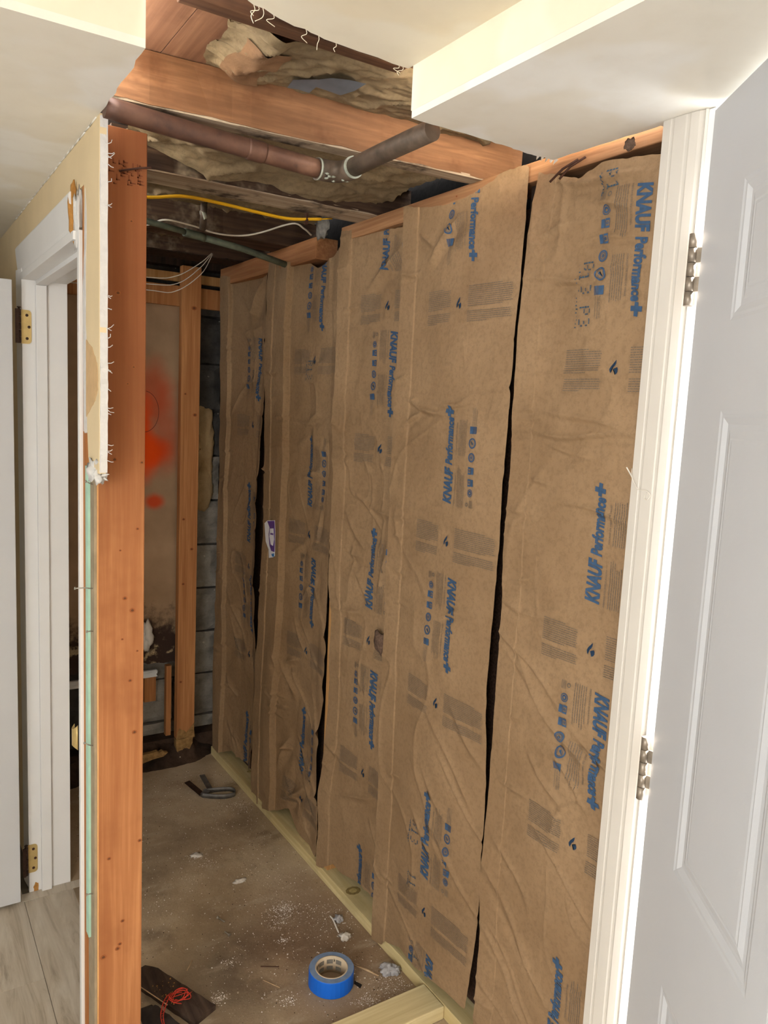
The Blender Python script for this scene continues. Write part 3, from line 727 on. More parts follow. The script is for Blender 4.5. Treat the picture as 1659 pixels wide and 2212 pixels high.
# joists -------------------------------------------------------------
def joist(x0, x1, y0, y1, sk, z0, z1, mat, matu, label, under=True):
    t = thing('ceiling_joist', label, 'joist', ((x0+x1)/2, (y0+y1)/2, z0), 'joists of the opened ceiling')
    n = 24; v = []; rr = random.Random(int(y0*100))
    for i in range(n+1):
        x = x0+(x1-x0)*i/n; s = sk*i/n
        for y, z in ((y0+s, z0), (y1+s, z0), (y1+s, z1), (y0+s, z1)):
            v.append((x, y+rr.uniform(-.0015, .0015), z+(rr.uniform(-.002, .002) if z == z0 else 0)))
    f = [(i*4+j, i*4+(j+1) % 4, i*4+4+(j+1) % 4, i*4+4+j) for i in range(n) for j in range(4)] + [(3, 2, 1, 0), (n*4, n*4+1, n*4+2, n*4+3)]
    mesh('beam', v, f, mat, t)
    if under:
        v = []
        for i in range(n+1):
            x = x0+(x1-x0)*i/n; s = sk*i/n
            for y, z in ((y0+s+.002, z0-.003), (y1+s-.001, z0-.003), (y1+s-.001, z0+.004), (y0+s+.002, z0+.004)): v.append((x, y+rr.uniform(-.002, .002), z))
        mesh('stained_underside', v, f, matu, t)
    return t
joist(.352, 1.30, 1.556, 1.604, -.060, 2.121, 2.214, JOIST, JOISTW, 'orange joist with a whitened underside above the thick copper pipe')
joist(.46, 1.30, 1.968, 2.086, 0, 2.121, 2.205, JOISTD, JOISTW, 'broad whitened old joist above the yellow cable')
joist(.46, 1.30, 2.545, 2.690, 0, 2.121, 2.205, JOISTD, JOISTD, 'dark scarred joist above the thin green pipe')
joist(.46, 1.30, 2.96, 3.10, 0, 2.121, 2.205, JOISTD, OLDSTUD, 'darkest joist in front of the back wall')
lumber('furring_strip', (.40, .812, 1.262, 1.292, 2.1885, 2.2145), DKBROWN, 'dark brown furring strip along the cut edge of the upper ceiling', 'furring strip')

# ------------------------------------------------------------------ wall insulation
class Sheet:
    """kraft facing of one batt: near edge, far edge, top and bottom as measured lines, folds as relief"""
    def __init__(s, near, far, top, bot, prof, folds, seed, amp=1.0):
        s.near, s.far, s.top, s.bot, s.prof, s.seed, s.amp = near, far, top, bot, prof, seed, amp
        s.folds = folds
    def yn(s, z): z = np.asarray(z); return np.interp(z, *zip(*s.near)) + .0015*vn(z*14, z*0, s.seed)+.0012*vn(z*40, z*0, s.seed+3)
    def yf(s, z): z = np.asarray(z); return np.interp(z, *zip(*s.far)) + .0012*vn(z*12, z*0, s.seed+1)+.0008*vn(z*35, z*0, s.seed+5)
    def zt(s, y): return np.interp(y, *zip(*s.top)) + .002*vn(np.asarray(y)*60, np.asarray(y)*0, s.seed+7)
    def zb(s, y): return np.interp(y, *zip(*s.bot)) + .002*vn(np.asarray(y)*50, np.asarray(y)*0, s.seed+8)
    def x(s, y, z):
        y = np.asarray(y, float); z = np.asarray(z, float)
        a = np.clip((s.yf(z)-y)/np.maximum(s.yf(z)-s.yn(z), .05), 0, 1)          # 0 at far edge, 1 at near edge
        o = np.interp(a, *zip(*s.prof))
        o = o - s.amp*(.0060*vn(y*5, z*2.2, s.seed) + .0022*vn(y*13+z*4, z*9-y*3, s.seed+11) + .0007*vn(y*34, z*26, s.seed+13))
        for fq, aa, sd in ((5.0, .0052, 21), (11.0, .0030, 23), (21.0, .0015, 25)):      # sharp crumple ridges, patchy
            n_ = vn(y*fq+1.6*vn(z*3, y*3, 2), z*fq*.8, s.seed+sd); msk = np.clip(vn(y*3+sd, z*2.3, s.seed+sd+1)*1.6+.25, 0, 1)
            o = o - s.amp*aa*msk*np.exp(-np.abs(n_)/.085)
        for (y0, z0, ang, ln, am, wd) in s.folds:
            c, q = math.cos(ang), math.sin(ang); u = (y-y0)*c+(z-z0)*q; w = -(y-y0)*q+(z-z0)*c
            w = w + .006*np.sin(u*22+y0*50)
            k = np.clip(1.25-np.abs(u)/ln*1.25, 0, 1); o = o - 1.15*am*k*(1.7*np.exp(-np.abs(w)/(wd*.7)) - .8*np.exp(-((w+1.8*wd)/(wd*1.2))**2))
        return XW - .003 + o

def rfolds(n, yr, zr, ang, da, ln, am, seed, wd=.006):
    r = random.Random(seed)
    return [(r.uniform(*yr), r.uniform(*zr), ang+r.uniform(-da, da), ln*r.uniform(.5, 1.3), am*r.uniform(.6, 1.3), wd*r.uniform(.8, 1.4)) for _ in range(n)]

# fold direction: angle in the (Y, Z) plane; Y grows away from the camera
SH = {}
SH[1] = Sheet([(0, .982), (2.2, .982)], [(.02, 1.326), (.076, 1.326), (.31, 1.321), (.46, 1.328), (.71, 1.328), (1.12, 1.329), (1.28, 1.334), (1.48, 1.331), (1.78, 1.332), (1.95, 1.322), (2.1, 1.302)],
    [(.97, 2.052), (1.0, 2.058), (1.13, 2.073), (1.165, 2.062), (1.19, 2.056), (1.25, 2.075), (1.33, 2.095)], [(.97, .05), (1.4, .06)],
    [(0, -.003), (.165, -.0005), (.170, .0015), (.3, .002), (.6, -.002), (1, .004)],
    rfolds(13, (1.24, 1.31), (.1, 2.0), 0, .25, .05, .0035, 1) + rfolds(9, (1.02, 1.25), (1.30, 2.0), .08, .25, .11, .0030, 2) + rfolds(16, (1.0, 1.28), (.08, 1.05), .62, .15, .16, .0042, 3, .008) + [(1.15, 1.545, -.02, .2, .005, .007), (1.17, 1.86, -.10, .13, .004, .006), (1.15, 2.045, .15, .15, .006, .008)], 1)
SH[2] = Sheet([(0, 1.365), (.05, 1.362), (.30, 1.341), (.456, 1.3375), (.705, 1.343), (.94, 1.359), (1.116, 1.356), (1.275, 1.352), (1.48, 1.355), (1.78, 1.351), (1.957, 1.344), (2.1, 1.335)], [(0, 1.799), (.6, 1.806), (1.2, 1.805), (1.8, 1.810), (2.12, 1.815)],
    [(1.33, 2.100), (1.345, 2.113), (1.369, 2.118), (1.43, 2.112), (1.468, 2.098), (1.552, 2.083), (1.644, 2.085), (1.76, 2.100), (1.80, 2.113), (1.82, 2.116)],
    [(1.33, .095), (1.42, .092), (1.50, .082), (1.577, .066), (1.647, .070), (1.735, .038), (1.748, .018), (1.81, .004)],
    [(0, -.008), (.135, -.0035), (.142, -.0005), (.4, -.007), (.7, -.008), (1, .001)],
    rfolds(9, (1.72, 1.79), (.1, 1.95), 0, .25, .04, .0035, 11) + rfolds(8, (1.40, 1.70), (.1, .85), .70, .15, .17, .0035, 12, .008) + [(1.66, 1.585, .18, .12, .006, .008), (1.72, 1.555, -.5, .06, .005, .007), (1.55, 1.60, -.1, .09, .004, .006), (1.62, 2.0, -.55, .10, .007, .014), (1.70, 2.01, .4, .06, .005, .010), (1.76, 1.93, 0, .05, .004, .006), (1.5, 1.08, -.35, .10, .003, .007)], 2, .8)
SH[3] = Sheet([(.08, 1.80), (.5, 1.80), (.95, 1.808), (1.03, 1.811), (1.084, 1.832), (1.126, 1.812), (1.29, 1.817), (1.316, 1.830), (1.39, 1.817), (1.51, 1.834), (1.57, 1.831), (1.64, 1.849), (1.75, 1.845), (1.854, 1.843), (1.917, 1.826), (1.96, 1.813), (2.02, 1.80), (2.12, 1.80)],
    [(.03, 2.172), (.12, 2.170), (.31, 2.166), (.41, 2.148), (.5, 2.136), (.67, 2.124), (.9, 2.122), (1.02, 2.150), (1.2, 2.158), (1.35, 2.150), (1.5, 2.168), (1.9, 2.171), (2.12, 2.175)],
    [(1.79, 2.076), (1.88, 2.074), (1.97, 2.086), (2.05, 2.097), (2.14, 2.106), (2.19, 2.112)], [(1.79, .095), (1.85, .098), (1.94, .094), (2.04, .074), (2.085, .080), (2.11, .062), (2.15, .036), (2.19, .033)],
    [(0, -.001), (.16, .006), (.168, .010), (.5, .018), (.8, .024), (1, .026)],
    rfolds(6, (2.10, 2.16), (.2, 2.0), 0, .3, .04, .003, 21) + rfolds(6, (1.85, 2.05), (.9, 1.3), .35, .5, .09, .004, 22, .01) + [(1.95, .38, -.45, .12, .008, .014), (1.86, .30, 1.0, .06, .004, .010), (1.93, 1.98, -.6, .13, .008, .016), (2.1, .47, .3, .05, .005, .01), (1.87, 1.12, -1.2, .10, .006, .012)], 3, 1.3)
SH[4] = Sheet([(.01, 2.205), (.07, 2.198), (.15, 2.200), (.25, 2.212), (.38, 2.226), (.48, 2.220), (.612, 2.188), (.65, 2.203), (.7, 2.190), (1.0, 2.19), (1.2, 2.192), (1.4, 2.176), (1.8, 2.178), (1.95, 2.188), (2.07, 2.196)],
    [(0, 2.742), (.4, 2.74), (.8, 2.722), (1.1, 2.70), (1.5, 2.708), (1.87, 2.722), (2.09, 2.712)],
    [(2.18, 2.068), (2.213, 2.062), (2.31, 2.040), (2.381, 2.028), (2.43, 2.050), (2.48, 2.056), (2.56, 2.066), (2.63, 2.076), (2.72, 2.086)], [(2.18, .09), (2.215, .030), (2.24, .014), (2.376, .045), (2.455, .098), (2.50, .070), (2.53, .052), (2.60, .03), (2.725, -.0), (2.75, .02)],
    [(0, 0), (.12, 0), (.125, .004), (.22, .004), (.235, -.006), (.34, -.005), (.352, .018), (.6, .036), (.85, .034), (1, .016)],
    rfolds(16, (2.50, 2.72), (.1, 2.0), 0, .2, .06, .0035, 31) + rfolds(11, (2.22, 2.45), (.1, .9), .75, .25, .14, .006, 32, .010) + rfolds(7, (2.25, 2.45), (.9, 1.9), -.8, .6, .08, .005, 33, .009) + [(2.50, .60, .9, .10, .010, .016), (2.46, .66, -.5, .06, .009, .012), (2.50, .30, -1.0, .10, .010, .018), (2.42, .17, -.6, .12, .011, .016)], 4, 1.5)
SH[5] = Sheet([(.05, 2.80), (.3, 2.765), (1.0, 2.772), (1.3, 2.765), (1.55, 2.748), (1.8, 2.762), (2.0, 2.748), (2.1, 2.756)],
    [(0, 3.195), (.7, 3.180), (1.5, 3.178), (2.1, 3.186)],
    [(2.74, 2.078), (2.80, 2.098), (2.86, 2.06), (2.93, 2.055), (3.05, 2.072), (3.2, 2.090)], [(2.76, .096), (2.82, .095), (3.0, .072), (3.02, .080), (3.03, .082), (3.2, .008)],
    [(0, 0), (.20, 0), (.207, .018), (.5, .036), (.8, .040), (1, .012)],
    rfolds(12, (3.08, 3.17), (.1, 2.0), 0, .2, .05, .0035, 41) + rfolds(7, (2.82, 3.05), (.1, .9), .9, .3, .12, .006, 42, .010) + [(2.88, 1.97, -.9, .12, .012, .018), (2.95, 1.95, .5, .09, .009, .016)], 5, 1.4)

GLY = {}
def glyphs(txt, shear=0.0, offset=0.0, spacing=1.0):
    """outline text as a triangle mesh (built-in font): points normalised to x 0..w, cap height 1"""
    key = (txt, shear, offset)
    if key in GLY: return GLY[key]
    c = bpy.data.curves.new('t', 'FONT'); c.body = txt; c.size = 1; c.shear = shear; c.offset = offset; c.resolution_u = 3; c.space_character = spacing
    o = bpy.data.objects.new('t', c); COL.objects.link(o)
    bpy.context.view_layer.update()
    me = bpy.data.meshes.new_from_object(o.evaluated_get(bpy.context.evaluated_depsgraph_get()))
    bpy.data.objects.remove(o)
    bm = bmesh.new(); bm.from_mesh(me); bmesh.ops.remove_doubles(bm, verts=bm.verts, dist=1e-4); bmesh.ops.triangulate(bm, faces=bm.faces)
    for _ in range(3):
        es = [e for e in bm.edges if e.calc_length() > .16]
        if es: bmesh.ops.subdivide_edges(bm, edges=es, cuts=1); bmesh.ops.triangulate(bm, faces=bm.faces)
    P = np.array([v.co[:2] for v in bm.verts]); bm.verts.index_update(); F = np.array([[v.index for v in f.verts] for f in bm.faces]); bm.free()
    GLY[key] = (P, F); return GLY[key]

class Ink:
    def __init__(s): s.P = []; s.F = []; s.n = 0
    def add(s, P, F):
        P = np.asarray(P, float); F = np.asarray(F, int)
        s.P.append(P); s.F.append(F+s.n); s.n += len(P)
    def text(s, txt, x0, x1, y0, h, shear=0, offset=0):
        P, F = glyphs(txt, shear, offset); lo, hi = P.min(0), P.max(0)
        base = np.array([lo[0], 0]); Q = (P-base); Q = np.stack([x0+Q[:, 0]*(x1-x0)/(hi[0]-lo[0]), y0+Q[:, 1]*h/.72], 1); s.add(Q, F)
    def poly(s, pts): n = len(pts); s.add(pts, [(0, i, i+1) for i in range(1, n-1)])
    def rect(s, x0, x1, y0, y1, sub=1):
        s.add([(x0, y0), (x1, y0), (x1, y1), (x0, y1)], [(0, 1, 2), (0, 2, 3)])
    def ring(s, cx, cy, r0, r1, n=18, ex=1.0):
        P = []
        for i in range(n):
            a = 2*math.pi*i/n; P += [(cx+r0*math.cos(a)*ex, cy+r0*math.sin(a)), (cx+r1*math.cos(a)*ex, cy+r1*math.sin(a))]
        F = []
        for i in range(n):
            a, b = 2*i, 2*((i+1) % n); F += [(a, a+1, b+1), (a, b+1, b)]
        s.add(P, F)
    def out(s): return np.concatenate(s.P), np.concatenate(s.F)

def words(ink, x0, x1, y, h, rng):
    x = x0
    while x < x1-.001:
        w = min(rng.uniform(.003, .011), x1-x); ink.rect(x, x+w, y, y+h); x += w+.0012

def knauf_block(seed):
    """one brand print in its own frame: x along the lettering, y towards the tops of the letters; list of (name, material, mesh)"""
    out = []; rng = random.Random(seed)
    def new(name, mat): k = Ink(); out.append((name, mat, k)); return k
    new('lettering', BLUE).text('KNAUF', -.120, -.029, -.0145, .0325, .26, .050)
    new('lettering', BLUE).text('Performance', -.024, .094, -.0115, .0265, .26, .042)
    big = new('plus_mark', BLUE)
    k = .0048; cx, cy, a = .1070, .004, .0140                                  # the plus
    q = [(cx-a+k*.3, cy-k), (cx-k, cy-k), (cx-k*1.2, cy-a), (cx+k*.8, cy-a), (cx+k, cy-k), (cx+a, cy-k), (cx+a+k*.4, cy+k), (cx+k*1.3, cy+k), (cx+k*1.6, cy+a), (cx-k*.5, cy+a), (cx-k*.7, cy+k), (cx-a+k*.8, cy+k), (cx, cy)]
    big.add(q, [(i, (i+1) % 12, 12) for i in range(12)])
    # captions and small print under the lettering
    fn = new('small_print', FINE); fn.text('FIBERGLASS INSULATION', -.122, -.048, -.0295, .0042)
    for j in range(6): words(fn, -.124, -.026-rng.uniform(0, .02), -.038-j*.0052, .0013, rng)
    fn = new('small_print', FINE); fn.text('ISOLANT DE FIBRE DE VERRE', .004, .082, -.0295, .0042)
    for j in range(6): words(fn, .002, .100-rng.uniform(0, .02), -.038-j*.0052, .0013, rng)
    Y = -.088
    fn = new('small_print', FINE); fn.ring(-.1135, Y+.008, .003, .005, 12)
    for j in range(4): fn.rect(-.121, -.103, Y-.002-j*.0032, Y-.0009-j*.0032)
    ic = new('icon_print', BLUE); ic.ring(-.085, Y, .0078, .0095); ic.ring(-.085, Y, .0028, .0062, 9)
    for cx in (-.0605, -.0315):
        ic = new('icon_print', BLUE); w, h, r = .0090, .0100, .0026
        x0, x1, y0, y1 = cx-w, cx+w, Y-h, Y+h
        ic.rect(x0+r*.3, x1-r*.3, y0, Y-.0012); ic.rect(x0, x1, Y-.0001, Y+.0012); ic.rect(x0, cx-.005, Y+.0012, y1); ic.rect(cx+.005, x1, Y+.0012, y1); ic.rect(cx-.005, cx+.005, y1-.0014, y1)
        ic.ring(cx, Y+.0048, .0012, .0028, 10)
    ic = new('icon_print', BLUE); ic.ring(.0005, Y, .0082, .0112, 20); ic.ring(.0005, Y, .0058, .0070, 16); ic.ring(.0005, Y, .0012, .0034, 8)
    ic = new('icon_print', BLUE); ic.ring(.0345, Y, .0093, .0122, 20, 1.05)
    for q in ((.0345-.0095, .0345+.0095, Y+.0062, Y+.0072), (.0345-.0095, .0345+.0095, Y-.0072, Y-.0062), (.0262, .0270, Y-.0062, Y+.0062), (.0420, .0428, Y-.0062, Y+.0062)): ic.rect(*q)
    ic.poly([(.0295, Y+.0005), (.0310, Y+.0018), (.0335, Y-.0012), (.0400, Y+.0048), (.0405, Y+.0038), (.0335, Y-.0040)])
    ic = new('icon_print', BLUE); ic.rect(.0570, .0745, Y-.001, Y+.0105)
    for j in range(4): ic.rect(.0570, .0745, Y-.0035-j*.0026, Y-.0018-j*.0026)
    fn = new('small_print', FINE); fn.text('Seal and Insulate', .077, .118, Y+.002, .0040); fn.text('with ENERGY STAR', .077, .120, Y-.004, .0040)
    fn.rect(.077, .116, Y-.0085, Y-.0076)
    return [(n, m_, k.out()) for n, m_, k in out]

def legal_block(seed):
    """safety text either side of a flame mark; x to the right, y up, centred on the flame"""
    fl = Ink(); rng = random.Random(seed); txt = []
    for x0, x1 in ((-.132, -.032), (.034, .180)):
        fn = Ink(); y = .036
        for j in range(17):
            if j == 11: y -= .008
            e = x1-(.03 if j in (0, 10, 16) else 0)-rng.uniform(0, .006)
            if j == 16: e = x0+(x1-x0)*.45
            words(fn, x0, e, y, .0013, rng); y -= .0046
        txt.append(fn.out())
    fl.poly([(.0030, .0150), (-.0020, .0095), (-.0075, .0030), (-.0100, -.0030), (-.0092, -.0080), (-.0070, -.0110), (-.0066, -.0060), (-.0042, -.0010), (.0004, .0030), (.0026, .0080)])
    fl.poly([(-.0024, -.0036), (.0030, -.0024), (.0062, .0006), (.0082, -.0030), (.0086, -.0078), (.0058, -.0122), (.0016, -.0140), (.0044, -.0100), (.0042, -.0062), (.0012, -.0046)])
    return txt, fl.out()

def dot_code(txt, seed):
    """ink-jet code: letters broken into dashes"""
    ink = Ink(); rng = random.Random(seed); x = 0
    P57 = {'R': '1111010100101001011001', '1': '0100111', '3': '111001011001111'}
    for ch in txt:
        if ch == ' ': x += .02; continue
        if ch in 'RP': segs = [(0, 0, 0, .028), (.004, .028, .012, .028), (.014, .016, .014, .024), (.004, .013, .012, .013)] + ([(.010, .002, .014, .010)] if ch == 'R' else [])
        elif ch == '1': segs = [(.006, 0, .006, .028), (.001, .022, .005, .026), (.001, 0, .011, 0)]
        elif ch == '3': segs = [(.001, .028, .012, .028), (.014, .018, .014, .024), (.005, .014, .011, .014), (.014, .004, .014, .010), (.001, 0, .012, 0)]
        else: segs = [(.001, .013, .012, .013)]
        for a, b, c, d in segs:
            n = 4
            for i in range(n):
                t0, t1 = i/n, (i+.78)/n; px0, py0, px1, py1 = a+(c-a)*t0, b+(d-b)*t0, a+(c-a)*t1, b+(d-b)*t1
                w = .0013+rng.uniform(0, .0006)
                if abs(c-a) > abs(d-b): ink.rect(x+px0, x+px1, py0-w, py0+w)
                else: ink.rect(x+px0-w, x+px0+w, py0, py1)
        x += .022
    for i in range(18): ink.rect(x*i/18, x*i/18+.0025, -.010+rng.uniform(-.003, .003), -.0088+rng.uniform(-.003, .003))
    return ink.out()

def stamp(name, sheet, PF, yc, zc, mode, mat, parent, lift=.0015):
    """lay ink on a sheet. mode u: reads upward, d: downward, h: upright"""
    P, F = PF
    if mode == 'u': Y = yc+P[:, 1]; Z = zc+P[:, 0]
    elif mode == 'd': Y = yc-P[:, 1]; Z = zc-P[:, 0]
    else: Y = yc-P[:, 0]; Z = zc+P[:, 1]
    ok = (Z < sheet.zt(Y)-.001) & (Z > sheet.zb(Y)+.001) & (Y > sheet.yn(Z)+.001) & (Y < sheet.yf(Z)-.001)
    F = F[ok[F].all(1)]
    if len(F) < 2: return
    use = np.unique(F); mp = -np.ones(len(P), int); mp[use] = np.arange(len(use))
    Y, Z = Y[use], Z[use]
    e = .0036   # highest of nearby relief, so ink never sinks into a crease
    X = np.minimum.reduce([sheet.x(Y+a_*e, Z+b_*e) for a_ in (-1, 0, 1) for b_ in (-1, 0, 1)]) - lift
    o = npmesh(name, np.stack([X, Y, Z], 1), mp[F], mat, parent, smooth=False)
    if name in ('small_print', 'safety_text', 'ink_code', 'icon_print'): o['kind'] = 'stuff'     # rows of tiny marks

LAY = {1: (1.052, [1.332, .310], [1.894, .915]), 2: (1.540, [1.4725, .4645], [2.055, 1.049, .020]), 3: (1.922, [2.085, 1.105, .104], [1.678, .685]),
       4: (2.358, [1.355, .392], [1.943, .943]), 5: (2.886, [1.140, .185], [1.706, .772])}
LBL = {1: 'nearest tan paper-faced insulation panel beside the white outside-door casing', 2: 'tan paper-faced insulation panel second from the outside door, widest lettering in full view',
       3: 'middle tan paper-faced insulation panel with a pale stud edge on its left', 4: 'crumpled tan paper-faced insulation panel with the purple wrapper',
       5: 'farthest tan paper-faced insulation panel beside the concrete blocks'}
blocks = [knauf_block(1), knauf_block(2)]; legals = [legal_block(1), legal_block(2), legal_block(3)]
for k, s in SH.items():
    nz = 520; ya, yb = float(np.mean([p[1] for p in s.near])), float(np.mean([p[1] for p in s.far])); ny = int((yb-ya)/.0042)
    b = thing('insulation_batt', LBL[k], 'insulation', (XW+.05, (ya+yb)/2, .04), 'paper-faced batts on the outside wall')
    av = np.linspace(0, 1, ny); bp = [1-p for p, _ in s.prof[1:-1]]
    av = np.unique(np.round(np.concatenate([av, bp, [min(1, q+.004) for q in bp], [max(0, q-.004) for q in bp]]), 6)); ny = len(av)
    A, T = np.meshgrid(av, np.linspace(0, 1, nz))
    Zg = .05+T*2.03; Yg = s.yn(Zg)+(s.yf(Zg)-s.yn(Zg))*A
    Zg = s.zb(Yg)+(s.zt(Yg)-s.zb(Yg))*T; Yg = s.yn(Zg)+(s.yf(Zg)-s.yn(Zg))*A
    Xg = s.x(Yg, Zg)
    q = grid_faces(ny, nz)
    fc = npmesh('paper_facing', np.stack([Xg.ravel(), Yg.ravel(), Zg.ravel()], 1), q, KRAFT, b)
    box('glass_fibre_body', XW+.062, XW+.11, ya+.035, yb-.035, .05, 2.045, FIBRE, b)
    yc, us, ds = LAY[k]
    for mode, zs_, dy in (('u', us, .012), ('d', ds, -.032)):
        for i, zc in enumerate(zs_):
            for n_, m_, pf_ in blocks[i % 2]: stamp(n_, s, pf_, yc+dy, zc, mode, m_, fc)
            tx_, fl_ = legals[(i+k) % 3]
            for pf_ in tx_: stamp('safety_text', s, pf_, yc+.004, zc-.215, 'h', FINE, fc); stamp('flame_mark', s, fl_, yc+.004, zc-.215, 'h', BLUE, fc)
    if k == 1:
        stamp('ink_code', s, dot_code('R13 P3', 4), 1.158, 1.885, 'd', BLUED, fc); stamp('ink_code', s, dot_code('P1', 6), 1.11, 2.050, 'd', BLUED, fc)
    if k == 2: stamp('ink_code', s, dot_code('R13', 5), 1.618, .475, 'd', BLUED, fc); stamp('ink_code', s, dot_code('11', 7), 1.616, .325, 'd', BLUED, fc); stamp('ink_code', s, dot_code('1', 7), 1.58, .10, 'd', BLUED, fc)
    if k == 4: stamp('ink_code', s, dot_code('R13', 8), 2.402, 1.725, 'd', BLUED, fc)

# ------------------------------------------------------------------ ceiling insulation (crumpled kraft paper in the joist bays)
def bay(name_label, x0, x1, y0, y1, base, sag, seed, edges=.01, nx=120, ny=56, front=0, back=0, extra=None, mat=None, amp=1.0):
    t = thing('ceiling_insulation', name_label, 'insulation', ((x0+x1)/2, (y0+y1)/2, base), 'crumpled insulation between the joists')
    U, V = np.meshgrid(np.linspace(0, 1, nx), np.linspace(0, 1, ny))
    X = x0+(x1-x0)*U + edges*vn(V*6, V*0+seed, seed); Y = y0+(y1-y0)*V + edges*vn(U*9, U*0+seed, seed+1)*(V-.5)*2
    q = vn(U*3.2, V*2, seed); r = 1-np.abs(fbm(U*5.5+vn(V*3, U*3, 4)*.8, V*3.2+seed, seed+3, 2)); r2 = 1-np.abs(vn(U*13+V*6, V*7-U*3, seed+9))
    Z = base - sag*np.sin(np.pi*V)**.7 - amp*(.010*q + .012*np.clip((r-.72)/.28, 0, 1) + .005*np.clip((r2-.7)/.3, 0, 1) + .002*vn(U*40, V*24, seed+6))
    Z = Z - front*(1-V)**2 - back*V**2
    if extra is not None: X, Y, Z = extra(U, V, X, Y, Z)
    pf = npmesh('paper_facing', np.stack([X.ravel(), Y.ravel(), Z.ravel()], 1), grid_faces(nx, ny), mat or KRAFTC, t)
    return t, pf, (X, Y, Z)
def curl(U, V, X, Y, Z):       # left end of the front bay hangs down in a roll
    w = np.clip((.16-U)/.16, 0, 1); Z = Z + .016*w - .018*np.exp(-((U-.10)/.05)**2); X = X + .02*w*(V-.4); return X, Y, np.minimum(Z, 2.2145)
A_t, A_p, A_g = bay('tan insulation paper with a grey tape patch in the nearest ceiling bay', .512, 1.20, 1.296, 1.545, 2.206, .008, 51, extra=curl, amp=.7)
def droop(U, V, X, Y, Z):      # torn flap hanging in front of the old joist
    w = np.exp(-((U-.34)/.12)**2)*np.clip((V-.72)/.28, 0, 1); w2 = np.exp(-((U-.72)/.16)**2)*np.clip((V-.7)/.3, 0, 1)
    return X, Y - .020*w, Z - .040*w - .026*w2 + .02*np.clip((.2-U)/.2, 0, 1)*V
B_t, B_p, B_g = bay('big crumpled insulation paper sagging below the thick copper pipe bend', .47, 1.18, 1.606, 1.955, 2.172, .006, 52, extra=droop, amp=.85, back=.016)
C_t, C_p, C_g = bay('insulation paper sagging in the bay behind the yellow cable', .47, 1.18, 2.090, 2.40, 2.164, .010, 53, amp=.9)
D_t, D_p, D_g = bay('dim insulation paper in the far bay before the back wall', .47, 1.18, 2.70, 2.95, 2.190, .02, 54, amp=1.2)
rng = np.random.RandomState(3)
def on_grid(g, u, v):
    X, Y, Z = g; j = int(round(v*(X.shape[0]-1))); i = int(round(u*(X.shape[1]-1))); return X[j, i], Y[j, i], Z[j, i]
def decal(name, g, u0, u1, v0, v1, mat, parent, lift=.0016, n=8):
    X, Y, Z = g; ny, nx = X.shape; co = []
    for b in np.linspace(v0, v1, n):
        for a in np.linspace(u0, u1, n):
            fa, fb = a*(nx-1), b*(ny-1); i, j = int(min(fa, nx-2)), int(min(fb, ny-2)); s, t = fa-i, fb-j
            P = [(M[j, i]*(1-s)+M[j, i+1]*s)*(1-t)+(M[j+1, i]*(1-s)+M[j+1, i+1]*s)*t for M in (X, Y, Z)]; co.append((P[0], P[1], P[2]-lift))
    return npmesh(name, co, grid_faces(n, n), mat, parent)
decal('grey_tape', A_g, .30, .41, .36, .66, GREYTAPE, A_p, .0075, 3); decal('grey_tape', A_g, .255, .33, .52, .80, GREYTAPE, A_p, .0078, 3); decal('brown_patch', A_g, .05, .17, .22, .95, MDFB, A_p, .0035, 16)
decal('blue_mark', A_g, .155, .170, .35, .62, BLUED, A_p)
for i in range(10): decal('small_print', B_g, .16, .30, .22+.035*i, .232+.035*i, FINE, B_p, n=6)
for i, u in enumerate((.42, .475, .54, .60)):
    decal('icon_print', B_g, u, u+.028, .50+.03*i, .575+.03*i, BLUED if i != 2 else FINE, B_p, n=5)
for i in range(4): decal('small_print', B_g, .64, .72, .62+.022*i, .630+.022*i, FINE, B_p, n=5)
# lettering on the C bay paper, reading away from the camera
P, F = glyphs('KNAUF Performance', .28, .02); lo, hi = P.min(0), P.max(0)
co = []
X, Y, Z = C_g; ny, nx = X.shape
for p in P:
    a = .05 + .30*(p[0]-lo[0])/(hi[0]-lo[0]); b = .12 + .10*(p[1]/.72); fa, fb = a*(nx-1), b*(ny-1); i, j = int(fa), int(fb); s, t = fa-i, fb-j
    co.append(tuple((M[j, i]*(1-s)+M[j, i+1]*s)*(1-t)+(M[j+1, i]*(1-s)+M[j+1, i+1]*s)*t for M in (X, Y, Z-.002)))
npmesh('lettering', co, F, BLUED, C_p, smooth=False)
tag(lump('fibre_tuft', (1.155, 2.235, 2.128), (.012, .035, .040), plain('grey_fibre', lin(120, 116, 110), 1, var=.3, scale=80, bump=.6), seed=10, amp=.4, freq=2), 'grey fibre tuft hanging above the gap left of the third panel', 'fibre tuft')
tag(lump('fibre_tuft', (1.150, 1.032, 2.074), (.006, .010, .010), FIBREP, seed=11, amp=.5, freq=3), 'pinkish fibre tuft under the plate beside the door casing', 'fibre tuft')
tag(lump('fibre_tuft', (1.185+.004, 1.842, .905), (.010, .028, .030), FIBREP, seed=13, amp=.4, freq=2), 'pinkish fibre tuft poking out between the second and third panels', 'fibre tuft')

